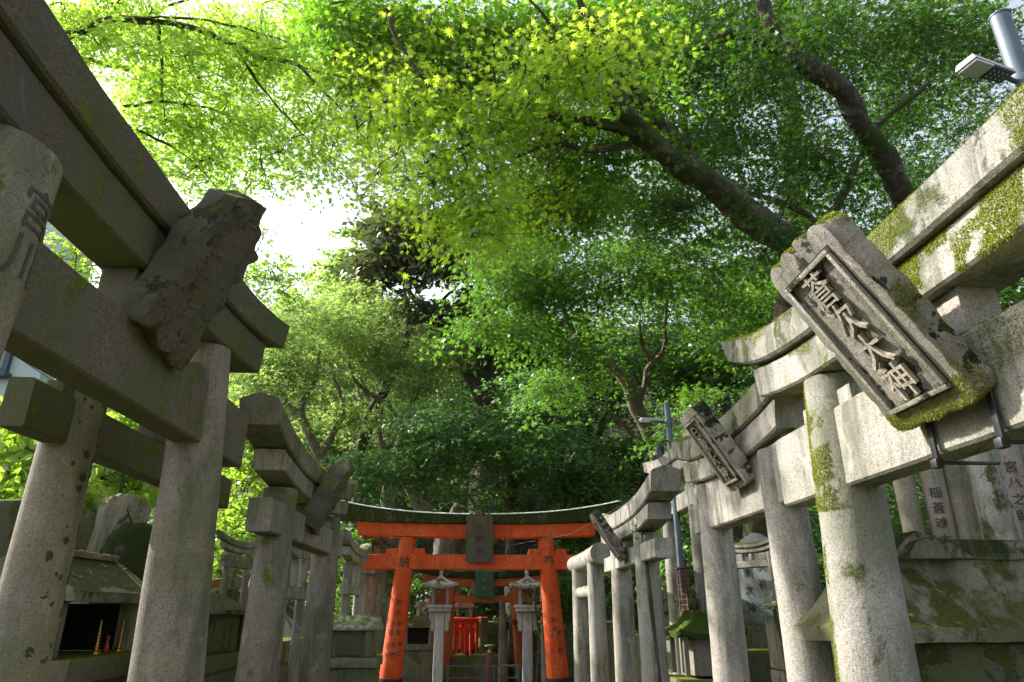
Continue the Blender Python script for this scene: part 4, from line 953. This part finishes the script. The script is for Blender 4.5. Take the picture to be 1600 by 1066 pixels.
tree('second bright maple, fine-leaved and higher, behind the one reaching over the broken plaque', 'tree',
     [trunk_to_ground(-520, 300, 13, .22, .12, (-300, 150, 12.5), (-60, 60, 12), dx=-1.0), L(.08, .02, (-60, 60, 12), (120, 90, 11.5), (280, 130, 11.5), (430, 190, 11.5)), L(.05, .015, (120, 90, 11.5), (230, 20, 11.5), (360, -20, 11.5)), L(.04, .01, (280, 130, 11.5), (330, 210, 11.5), (360, 270, 11.5))],
     [(200, 60, 130, 90, 11.5, 1, 4200), (340, 60, 130, 80, 11.5, 1, 4200), (480, 90, 110, 90, 11.8, 1, 3600), (300, 170, 120, 80, 11.5, 1, 3600), (420, 210, 100, 60, 11.6, .9, 2600), (330, 260, 70, 50, 11.5, .8, 1300), (560, 200, 60, 70, 12, .8, 1400), (240, 250, 60, 60, 11.5, .8, 1300), (590, 60, 80, 70, 12, .9, 1800)],
     'star5', .050, M['leafA'], BARK, pad=.6, per=70, tilt=.35, droop=.3)
# B: large-leaved maple over the centre, sun glow put into its leaf colour
tree('yellow-green star-leaved maple hanging over the path, sun glow in its leaf colour', 'tree',
     [trunk_to_ground(1180, 900, 8.3, .20, .12, (1235, 560, 7.6), (1240, 400, 7.0), (1180, 345, 6.7), (1110, 285, 6.4), (1050, 245, 6.2), dx=.4),
      L(.11, .07, (1050, 245, 6.2), (1000, 205, 6.0), (965, 165, 5.9), (965, 130, 5.9)), L(.05, .02, (965, 130, 5.9), (940, 80, 5.8), (910, 20, 5.8), (895, -40, 5.8)),
      L(.07, .02, (1000, 212, 6.0), (950, 195, 5.9), (900, 185, 5.8), (840, 178, 5.7)), L(.04, .01, (985, 225, 6.0), (930, 235, 5.9), (870, 225, 5.8), (800, 245, 5.7)),
      L(.03, .008, (960, 150, 5.9), (890, 75, 5.6), (850, 20, 5.5), (820, -10, 5.5)), L(.02, .006, (600, 15, 5.4), (630, 75, 5.4), (680, 150, 5.4), (730, 225, 5.4)),
      L(.02, .006, (870, 180, 5.8), (780, 170, 5.6), (690, 185, 5.5))],
     [(640, 170, 80, 60, 5.5, .4, 1100), (720, 210, 110, 80, 5.4, .5, 1900), (700, 290, 85, 60, 5.2, .4, 1400), (750, 340, 55, 40, 5.1, .3, 650), (850, 110, 90, 50, 5.3, .4, 1000), (930, 110, 70, 60, 5.3, .4, 800), (600, 240, 60, 60, 5.8, .4, 520), (830, 190, 80, 60, 5.8, .5, 800), (560, 130, 80, 80, 6.2, .5, 900), (660, 60, 110, 60, 6.0, .5, 900), (850, 280, 60, 50, 6.2, .4, 500), (690, 360, 50, 30, 5.6, .3, 260), (980, 60, 70, 60, 5.8, .4, 500)],
     'star7', .043, M['leafB'], BARK, pad=.42, per=34, tilt=.5, wob=.5, droop=.3, thick=.10)
tree('dimmer-coloured part of the star-leaved maple spreading over the middle of the canopy', 'tree',  # split from the bright maple: dimmer leaf colour, trunk added
     [trunk_to_ground(1420, 800, 9.0, .13, .09, (1330, 520, 8.4), (1260, 400, 7.6), (1150, 310, 7.1), (1060, 230, 6.8), (960, 120, 6.6)), L(.045, .01, (960, 120, 6.6), (850, 60, 6.4), (720, 50, 6.3), (600, 60, 6.3)), L(.04, .01, (960, 120, 6.6), (940, 50, 6.4), (900, -30, 6.3)),
      L(.03, .008, (1060, 230, 6.8), (960, 250, 6.9), (870, 220, 6.8), (780, 180, 6.6))],
     [(600, 60, 120, 80, 6.4, .5, 2600), (730, 70, 130, 90, 6.4, .5, 3600), (870, 60, 130, 80, 6.4, .5, 3600), (800, 180, 110, 80, 6.6, .5, 2800), (950, 60, 100, 70, 6.4, .5, 2200), (910, 230, 110, 70, 6.8, .5, 2800), (1010, 190, 80, 60, 6.6, .3, 1100), (560, 20, 90, 50, 6.3, .4, 1300), (880, 320, 90, 60, 7.2, .5, 2400), (660, 150, 100, 50, 6.6, .4, 1500), (800, 300, 60, 60, 7.4, .4, 1200)],
     'star7', .045, M['leafG'], BARK, pad=.46, per=44, tilt=.45, droop=.3, thick=.09)
# C: maple with shade put into its leaf colour, right, with the leaning mossy trunk
tree('tall green maple, leaf colour darkened for shade, with crooked mossy trunk above the sunlit gate', 'tree',
     [trunk_to_ground(1560, 700, 9.6, .19, .105, (1490, 450, 9.0), (1425, 320, 8.6), (1385, 255, 8.4), (1330, 180, 8.2), (1290, 120, 8.0), (1240, 85, 7.9), dx=1.0),
      L(.10, .05, (1240, 85, 7.9), (1190, 65, 7.8), (1150, 52, 7.7), (1085, 75, 7.6)), L(.10, .06, (1235, 85, 7.9), (1205, 50, 7.8), (1190, 0, 7.8), (1180, -50, 7.8)),
      L(.06, .02, (1360, 200, 8.3), (1400, 175, 8.3), (1450, 130, 8.3)), L(.08, .03, (1285, 355, 8.6), (1320, 290, 8.5), (1350, 230, 8.4)),
      L(.05, .015, (1300, 385, 8.4), (1250, 330, 8.3), (1150, 300, 8.2), (1060, 330, 8.0))],
     [(1050, 60, 130, 90, 8.6, .9, 4600), (1180, 150, 140, 110, 9.0, 1.0, 5200), (1090, 200, 90, 70, 8.6, .8, 2000), (1320, 60, 140, 90, 9.0, 1.0, 4200), (1310, 290, 110, 90, 9.2, .9, 3600), (1180, 260, 90, 60, 9.0, .8, 1500), (1460, 190, 110, 120, 9.4, 1.0, 2900), (1480, 60, 130, 80, 9.2, 1.0, 3200), (1420, 330, 60, 60, 9.4, .6, 900), (1000, 130, 80, 70, 8.4, .7, 1900), (1560, 130, 70, 90, 9.4, .8, 1100), (1180, 300, 60, 25, 6.1, .2, 300), (1090, 225, 60, 25, 5.7, .2, 260), (1230, 380, 60, 40, 6.3, .2, 600), (1300, 240, 60, 60, 7.4, .3, 700), (1200, 100, 80, 60, 7.2, .3, 900), (900, 300, 80, 60, 8.2, .6, 2000), (1040, 300, 90, 50, 8.2, .6, 1800)],
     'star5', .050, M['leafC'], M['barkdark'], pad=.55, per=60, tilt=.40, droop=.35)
# thin straight cedar-like trunk far behind
tree('slim straight far tree rising between the two big maple trunks', 'tree',
     [trunk_to_ground(1248, 430, 14, .22, .2, (1245, 300, 14.5), (1236, 200, 15), (1228, 90, 15.5), (1222, -20, 16))],
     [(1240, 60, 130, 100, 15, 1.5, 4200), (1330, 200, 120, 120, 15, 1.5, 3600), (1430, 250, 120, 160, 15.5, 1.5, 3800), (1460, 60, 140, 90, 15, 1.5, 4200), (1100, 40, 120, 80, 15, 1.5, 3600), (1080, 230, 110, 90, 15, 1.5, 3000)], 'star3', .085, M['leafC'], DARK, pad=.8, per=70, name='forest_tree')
# D: drooping maple, centre right, pale forked trunk
tree('green maple with pale forked trunk rising behind the slim lamp pole', 'tree',
     [trunk_to_ground(1030, 740, 11.8, .14, .115, (1018, 680, 11.7), (1000, 635, 11.6), (978, 590, 11.5), (955, 572, 11.4), (920, 560, 11.3), (895, 520, 11.2)),
      L(.065, .025, (1000, 635, 11.6), (1008, 600, 11.5), (1015, 570, 11.4), (1038, 545, 11.3), (1040, 500, 11.2), (1042, 460, 11.1)), L(.05, .02, (1015, 560, 11.4), (1000, 530, 11.3), (1000, 500, 11.3)),
      L(.05, .015, (895, 520, 11.2), (880, 480, 11.1), (865, 455, 11), (830, 420, 10.8)), L(.05, .02, (1003, 690, 11.6), (975, 665, 11.3), (955, 650, 11.1), (945, 630, 11))],
     [(880, 430, 130, 55, 10.4, 1.0, 5200), (1050, 420, 110, 60, 10.6, 1.0, 4200), (800, 500, 90, 50, 10.2, 1.0, 3000), (1120, 520, 70, 60, 11.0, 1.0, 2400), (880, 600, 60, 40, 10.6, .8, 1500), (800, 400, 90, 60, 10.6, 1.0, 3000), (980, 340, 120, 60, 9.6, 1.0, 3600), (1120, 370, 90, 60, 9.8, .9, 2400), (960, 480, 60, 35, 11.5, .8, 900), (1090, 620, 50, 40, 12, .8, 1000), (1190, 450, 40, 60, 11, .8, 1000), (905, 545, 50, 28, 10.4, .4, 900), (950, 590, 30, 20, 10.8, .3, 260), (1045, 660, 30, 30, 10.8, .4, 420)],
     'star5', .058, M['leafD'], PALE, pad=.62, per=80, tilt=.22, droop=.42)
# lower layered sprays in front of the dark bank
tree('low layered maple spreading above the vermilion gate', 'tree',
     [trunk_to_ground(800, 760, 14.5, .18, .1, (790, 700, 14.3), (820, 650, 14), (850, 600, 13.8)), L(.07, .02, (790, 700, 14.3), (720, 670, 14), (660, 690, 13.8), (600, 700, 13.5)), L(.06, .02, (820, 650, 14), (880, 660, 13.6), (930, 700, 13.4))],
     [(640, 720, 100, 30, 13.5, .9, 3800), (760, 700, 110, 40, 13.6, 1.0, 3600), (700, 650, 90, 30, 13.8, .9, 2400), (860, 700, 80, 50, 13.2, .9, 3000), (830, 620, 70, 45, 13.6, .9, 2200), (560, 740, 60, 30, 13, .6, 1700), (740, 770, 80, 18, 14.2, .6, 1100), (900, 760, 60, 25, 13.2, .6, 1100), (880, 800, 60, 20, 12.6, .6, 900)],
     'star3', .075, M['leafF'], DARK, pad=.75, per=90, tilt=.16, droop=.4)
# E: hillside maples, mid left
def hill_tree(label, base, forks, clusters, bark=PALE, mat='leafE', size=.085, pad=.8, per=80, r=.17, name='maple_tree', kind='star3', **k):
    px, py, zc = base; p = at(px, py, zc); b0 = Vector((p.x, p.y, gh(p.x, p.y) - .2))
    limbs = [([b0, b0 * .4 + p * .6, p], r * 1.15, r)]
    for f in forks: limbs.append(([p] + [at(*q) for q in f], r * .62, .03))
    return tree(label, 'tree', limbs, clusters, kind, size, M[mat], bark, pad=pad, per=per, name=name, group='maples on the hillside' if name == 'maple_tree' else None, **k)
hill_tree('hillside maple with twin curved trunks just past the mossy block lintel', (500, 715, 16), [[(480, 670, 16), (460, 640, 16), (430, 600, 15.8), (400, 560, 15.6)], [(520, 680, 16.1), (535, 640, 16.2), (520, 590, 16.2)], [(470, 640, 16), (490, 600, 16), (500, 550, 16)]],
          [(450, 560, 80, 40, 15.8, 1.2, 2600), (520, 510, 70, 45, 16.3, 1.2, 2200), (420, 600, 50, 35, 15.6, 1, 1300), (500, 640, 60, 30, 16, 1, 900)])
hill_tree('hillside maple whose forked red-brown trunk stands left of centre', (610, 735, 16.5), [[(598, 700, 16.4), (592, 670, 16.4), (600, 630, 16.4)], [(622, 700, 16.5), (628, 670, 16.6), (618, 650, 16.6), (600, 630, 16.6), (560, 600, 16.4), (545, 570, 16.4)], [(640, 640, 16.6), (660, 600, 16.6), (690, 560, 16.6)]],
          [(570, 540, 70, 45, 16.8, 1.2, 2400), (640, 590, 70, 40, 16.8, 1.2, 2200), (690, 540, 60, 40, 16.8, 1.2, 1700), (560, 480, 60, 30, 17.5, 1.2, 1200), (540, 660, 50, 25, 16.5, 1, 700)])
hill_tree('slender hillside maple with dark branches fanned against the light', (560, 720, 18.5), [[(570, 660, 18.5), (590, 620, 18.6), (630, 560, 18.8), (640, 500, 19), (630, 440, 19)], [(600, 590, 18.7), (560, 540, 18.6), (530, 490, 18.6)], [(640, 520, 19), (680, 480, 19), (720, 440, 19)], [(640, 500, 19), (600, 440, 19), (580, 400, 19)]],
          [(640, 470, 70, 30, 19.5, 1.4, 500), (545, 470, 50, 40, 19.2, 1.4, 1300), (490, 480, 50, 40, 19, 1.4, 1500), (470, 520, 60, 40, 18.5, 1.2, 1500)], bark=DARK, r=.13)
hill_tree('far left hillside maple half hidden by the mossy block lintel', (430, 690, 15), [[(425, 650, 15), (400, 600, 15), (370, 560, 15)], [(440, 650, 15), (450, 600, 15)]],
          [(400, 590, 50, 40, 14.6, 1, 1300), (380, 640, 50, 40, 14.2, 1, 1300), (440, 500, 60, 30, 16, 1, 1100)], r=.12)
# K: big dark evergreens on the skyline
hill_tree('dark evergreen with blackish spreading boughs below the patch of open sky', (760, 640, 18), [[(770, 580, 18), (760, 520, 18), (740, 460, 18), (700, 420, 18)], [(760, 520, 18), (800, 470, 18), (840, 440, 18)], [(745, 470, 18), (770, 410, 18), (790, 380, 18)], [(700, 530, 18), (650, 470, 18), (620, 400, 18)]],
          [(700, 400, 80, 40, 18.5, 1.4, 3400), (620, 370, 55, 45, 19, 1.4, 2600), (770, 370, 80, 60, 18.5, 1.4, 3400), (700, 480, 80, 30, 18.5, 1.2, 1700), (820, 440, 60, 50, 18, 1.2, 2000), (640, 340, 40, 30, 19.5, 1.0, 1200), (590, 430, 40, 30, 19, 1.0, 900)], bark=DARK, mat='leafK', size=.12, r=.3, name='evergreen_tree', kind='diamond', per=110, pad=.85)
hill_tree('olive evergreen with yellowing crown standing at the edge of the sky', (570, 560, 26), [[(575, 480, 26), (580, 420, 26), (590, 370, 26)], [(560, 440, 26), (540, 400, 26)]],
          [(590, 390, 55, 40, 26, 1.5, 2600), (540, 430, 40, 35, 26, 1.5, 1900), (600, 340, 30, 22, 26, 1.2, 800), (510, 480, 40, 40, 26, 1.5, 1700), (570, 490, 60, 40, 26, 1.5, 2200)], bark=PALE, mat='leafE', size=.12, r=.25, name='evergreen_tree', kind='diamond', per=100, pad=.9)
hill_tree('great old tree with burled trunk right behind the vermilion gate plaque', (700, 880, 17.5), [[(705, 840, 17.5), (712, 800, 17.5), (740, 740, 17.5)], [(690, 830, 17.5), (650, 780, 17.4), (620, 740, 17.2)]],
          [(740, 560, 80, 60, 19, 1.5, 2600), (860, 540, 80, 60, 18, 1.5, 2600), (780, 640, 90, 50, 18.5, 1.5, 2600)], bark=M['barkpale'], mat='leafC', size=.10, r=.62, name='old_tree', kind='star3', per=90)
for i, (bx, by, bz, lab, cl) in enumerate((
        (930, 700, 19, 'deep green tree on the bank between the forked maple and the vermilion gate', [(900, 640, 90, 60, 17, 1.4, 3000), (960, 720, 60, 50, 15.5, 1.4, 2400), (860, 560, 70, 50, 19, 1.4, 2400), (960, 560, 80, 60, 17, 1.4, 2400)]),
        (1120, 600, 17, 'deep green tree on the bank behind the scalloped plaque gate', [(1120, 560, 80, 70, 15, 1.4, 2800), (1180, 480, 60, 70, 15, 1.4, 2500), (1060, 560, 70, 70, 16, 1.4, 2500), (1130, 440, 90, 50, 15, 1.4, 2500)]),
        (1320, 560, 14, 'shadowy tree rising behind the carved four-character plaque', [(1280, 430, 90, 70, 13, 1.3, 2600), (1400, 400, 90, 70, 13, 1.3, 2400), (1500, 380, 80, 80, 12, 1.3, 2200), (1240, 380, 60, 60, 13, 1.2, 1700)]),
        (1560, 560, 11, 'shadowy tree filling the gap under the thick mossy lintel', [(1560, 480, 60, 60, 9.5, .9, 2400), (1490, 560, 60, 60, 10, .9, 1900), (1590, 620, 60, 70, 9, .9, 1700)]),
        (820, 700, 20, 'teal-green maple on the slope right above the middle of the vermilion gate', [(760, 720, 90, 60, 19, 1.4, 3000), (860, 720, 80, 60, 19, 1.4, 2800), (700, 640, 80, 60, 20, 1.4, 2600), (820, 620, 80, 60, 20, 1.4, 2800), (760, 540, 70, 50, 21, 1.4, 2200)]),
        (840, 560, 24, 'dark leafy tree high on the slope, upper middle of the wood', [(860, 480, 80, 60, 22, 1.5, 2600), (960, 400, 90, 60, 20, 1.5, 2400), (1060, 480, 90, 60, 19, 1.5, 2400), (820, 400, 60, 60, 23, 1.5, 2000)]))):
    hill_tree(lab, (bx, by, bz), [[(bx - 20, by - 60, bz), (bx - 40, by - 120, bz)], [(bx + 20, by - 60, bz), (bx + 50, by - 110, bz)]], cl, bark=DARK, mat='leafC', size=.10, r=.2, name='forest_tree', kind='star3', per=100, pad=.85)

for i, (bx, by, bz, lab, cl) in enumerate((
        (450, 700, 24, 'sunny yellow-green tree filling the wood behind the far left maples', [(420, 600, 70, 60, 24, 1.6, 2600), (500, 600, 70, 60, 24, 1.6, 2600), (450, 690, 90, 40, 23, 1.6, 2200), (480, 520, 70, 50, 25, 1.6, 2000)]),
        (600, 700, 24, 'sunny yellow-green tree filling the wood behind the forked maple', [(580, 600, 80, 60, 24, 1.6, 2800), (660, 640, 80, 50, 23, 1.6, 2600), (600, 690, 90, 40, 22, 1.6, 2200), (600, 520, 70, 50, 25, 1.6, 2200), (540, 640, 60, 50, 24, 1.5, 1800)]),
        (700, 660, 25, 'half-lit tree in the wood just behind the dark evergreen boughs', [(690, 560, 70, 50, 26, 1.6, 2200), (740, 620, 70, 60, 24, 1.6, 2400), (700, 680, 80, 40, 22, 1.6, 2000), (800, 640, 70, 60, 23, 1.6, 2200)]))):
    hill_tree(lab, (bx, by, bz), [[(bx - 20, by - 60, bz), (bx - 40, by - 120, bz)], [(bx + 20, by - 60, bz), (bx + 50, by - 110, bz)]], cl, bark=PALE, mat='leafE' if i < 2 else 'leafD', size=.11, r=.16, name='forest_tree', kind='star3', per=100, pad=.9)  # sunny and half-lit looks are set by the leaf colours picked here

# ------------------------------------------------------------------ undergrowth: slope cover and bank shrubs
def scatter_slope(name, n, x0, x1, y0, y1, mat, size, hmax, kind='diamond', cond=None):
    X = rng.uniform(x0, x1, n); Y = rng.uniform(y0, y1, n); Z = np.array([gh(a, b) for a, b in zip(X, Y)])
    keep = np.ones(n, bool) if cond is None else np.array([cond(a, b) for a, b in zip(X, Y)])
    hh = np.array([max(.15, hmax * (.5 + noise.noise(Vector((a * .9, b * .9, 3.3))))) for a, b in zip(X, Y)])
    P = np.stack([X, Y, Z + hh * rng.random(n) ** .6], 1)[keep]; Nn = np.stack([rng.normal(0, .6, n), rng.normal(-.3, .6, n), np.ones(n)], 1)[keep]
    return leafmesh(name, None, M[mat], P, Nn, size * (.6 + .7 * rng.random(len(P))), kind, 'stuff')
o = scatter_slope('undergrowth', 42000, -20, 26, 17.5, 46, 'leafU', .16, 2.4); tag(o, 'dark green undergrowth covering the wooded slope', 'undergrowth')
o = scatter_slope('ivy', 26000, 4.4, 13, 3, 17, 'leafU', .075, 1.9, 'oval'); tag(o, 'dark ivy and broad leaves covering the bank behind the gates', 'ivy')
def bush(label, clusters, mat, size, kind='oval', stems=(), name='shrub', per=36, pad=.30, twig=.006, tilt=.6, **k):
    px, py, rx, ry, zc, dz, n = clusters[0]; p = at(px, py, zc)
    b0 = Vector((p.x, p.y, gh(p.x, p.y) - .05))
    limbs = [([b0, b0 * .5 + p * .5 + Vector((.05, 0, 0)), p], .025, .012)]
    for s in stems: limbs.append(([at(*q) for q in s], .014, .006))
    return tree(label, 'shrub', limbs, clusters, kind, size, M[mat], BARK, pad=pad, per=per, name=name, twig=twig, tilt=tilt, wob=.55, **k)
bush('broad-leaved yellow-green shrub at the far left under the pale house', [(40, 720, 60, 60, 5.6, .5, 700), (20, 650, 50, 35, 5.8, .5, 330), (90, 770, 50, 40, 5.4, .4, 380), (10, 790, 40, 40, 5.2, .4, 300)], 'leafS', .062)
bush('light green shrub glimpsed in the gap between the two lichen-spotted posts', [(205, 660, 40, 30, 6.0, .4, 420), (180, 745, 35, 40, 6.2, .4, 420), (240, 740, 30, 35, 6.4, .4, 350), (215, 700, 30, 30, 6.2, .3, 300)], 'leafS', .05)
bush('feathery yellow-green sapling glowing between the pale post and the mossy one', [(385, 720, 45, 45, 9.0, .8, 1500), (370, 790, 50, 50, 8.6, .8, 1700), (360, 660, 40, 30, 9.2, .7, 800), (400, 840, 40, 40, 8.2, .7, 1000), (345, 860, 40, 30, 8, .6, 700)], 'leafS', .042, stems=[[(372, 830, 8.8), (378, 760, 8.8), (372, 715, 8.8), (385, 660, 8.8)], [(378, 760, 8.8), (400, 720, 8.8), (410, 680, 8.8)]], name='sapling', pad=.35, tilt=.35)
bush('green shrubs filling the gap behind the thin stone gates', [(545, 850, 30, 40, 11, .7, 900), (525, 920, 25, 40, 11, .7, 600), (580, 900, 30, 50, 12.5, .6, 800)], 'leafD', .05)
bush('fern-like dark green shrub on the bank above the little red gates', [(745, 940, 50, 25, 16.4, .5, 900), (640, 930, 40, 40, 16, .5, 900), (780, 960, 30, 25, 16, .4, 500), (610, 950, 25, 40, 15.6, .4, 500)], 'leafC', .06, pad=.4)
bush('dark leafy shrub between the vermilion post and the round log gate', [(905, 830, 40, 40, 13, .8, 1300), (880, 960, 30, 60, 12, .6, 1000), (985, 900, 30, 50, 10.5, .5, 800), (1065, 850, 30, 50, 9, .5, 800), (930, 760, 60, 40, 13, .8, 1500)], 'leafU', .06, pad=.45, per=60)
bush('light-leaved branch brushing across the roof of the leafy lantern', [(835, 925, 22, 16, 11.2, .15, 170), (815, 945, 14, 10, 11.2, .1, 60), (845, 950, 18, 14, 11.2, .1, 90)], 'leafD', .030, kind='star3', name='sapling', pad=.18, per=22)
bush('broad bright leaves showing between the log gate and the steel pole', [(1068, 860, 22, 14, 7.6, .15, 40), (1045, 890, 15, 20, 7.6, .2, 40)], 'leafD', .06, pad=.2, per=14)
bush('tuft of fresh leaves sprouting on the mossy block lintel', [(530, 742, 14, 8, 6.3, .05, 60), (508, 742, 8, 5, 6.0, .05, 22)], 'leafS', .035, kind='diamond', name='plant', pad=.10, per=12, twig=.003)
bush('small weeds rooted along the top of the terrace under the small mossy gate', [(1210, 950, 30, 6, 4.2, .1, 60), (1160, 958, 20, 5, 4.5, .1, 50), (1075, 945, 20, 6, 6.0, .1, 60)], 'leafD', .018, kind='diamond', name='plant', pad=.06, per=10, twig=.002)
bush('fresh bright weed sprouting from the corner of the big shrine roof', [(1236, 968, 10, 8, 2.95, .02, 26)], 'leafS', .014, kind='diamond', name='plant', pad=.03, per=8, twig=.0015)
bush('tiny fern hanging where the round post meets the block lintel', [(1001, 818, 7, 6, 5.1, .02, 40)], 'leafD', .016, kind='diamond', name='plant', pad=.035, per=10, twig=.0015)
bush('hanging ivy strand between the dark damp pillars', [(1487, 760, 5, 45, 4.6, .05, 60)], 'leafD', .016, name='ivy', pad=.05, per=8, twig=.002)

# leaves fallen from the maples on whatever lies below
dg = bpy.context.evaluated_depsgraph_get(); dg.update(); FP, FN = [], []
for i in range(16000):
    x = random.uniform(-4.2, 3.6); y = random.uniform(1.2, 15.5); z0 = random.choice((1.58, 1.58, 1.3, 2.9))
    hit, p, n_, _, ob, _m = sc.ray_cast(dg, Vector((x, y, z0)), Vector((0, 0, -1)))
    if hit and n_.z > .35 and z0 - p.z > .02 and ob.name.split('.')[0] in ('roof', 'ridge', 'base', 'plinth', 'top_lintel', 'path', 'ground', 'terrace_wall', 'back_wall', 'stone_step', 'stone_ledge', 'stone_block', 'terrace_block', 'tie_beam'):
        FP.append(tuple(p + n_ * .006)); FN.append(tuple(n_ + Vector((random.gauss(0, .25), random.gauss(0, .25), 0))))
if FP: tag(leafmesh('fallen_leaves', None, M['leafL'], FP, FN, .022, 'star5', 'stuff'), 'small brown and yellow fallen leaves lying on roofs, ledges and path', 'leaves')

# ------------------------------------------------------------------ moss cushions on the sunlit gate
up = lambda p, n_: True
moss_tufts(Q1['kasagi'], R1, 256500, .02, 0.0033, 3, cond=lambda p, n_: n_[1] < .3)
moss_tufts(Q1['shimaki'], R1, 256500, -.26, 0.0038, 5, sc_=8., cond=lambda p, n_: n_[1] < -.4 and (-.05 < p[0] < .55))
moss_tufts(Q1['shimaki'], R1, 135000, .0, 0.0031, 6, cond=lambda p, n_: n_[1] < -.4 and p[0] < -.4)
moss_tufts(Q1['post-1'], R1, 270000, -.20, 0.0037, 8, zmin=1.60, sc_=9., cond=lambda p, n_: n_[1] < -.5 and n_[0] < .6)
moss_tufts(Q1['post-1'], R1, 162000, -.08, 0.0034, 8, zmin=.9, zmax=1.60, cond=lambda p, n_: n_[0] < -.05 and n_[1] < -.6)
moss_tufts(R1PLQ, R1, 81000, .06, 0.0031, 21, cond=lambda p, n_: n_[1] > -.6 or p[2] < -.19)
moss_tufts(Q1['nuki'], R1, 81000, .05, 0.0034, 9, cond=lambda p, n_: p[0] > .12)
moss_tufts(Q2['kasagi'], R2, 40500, .10, 0.0034, 11)
moss_tufts(Q2['shimaki'], R2, 32400, .12, 0.0034, 12)
moss_tufts(Q2['post-1'], R2, 67500, .0, 0.0034, 13, zmin=1.4, cond=lambda p, n_: n_[1] < -.5)
moss_tufts(P3['kasagi'], L3, 40500, .12, 0.0041, 14)
moss_tufts(QG['kasagi'], RG, 54000, .05, 0.0068, 15, cond=lambda p, n_: n_[2] < .5)
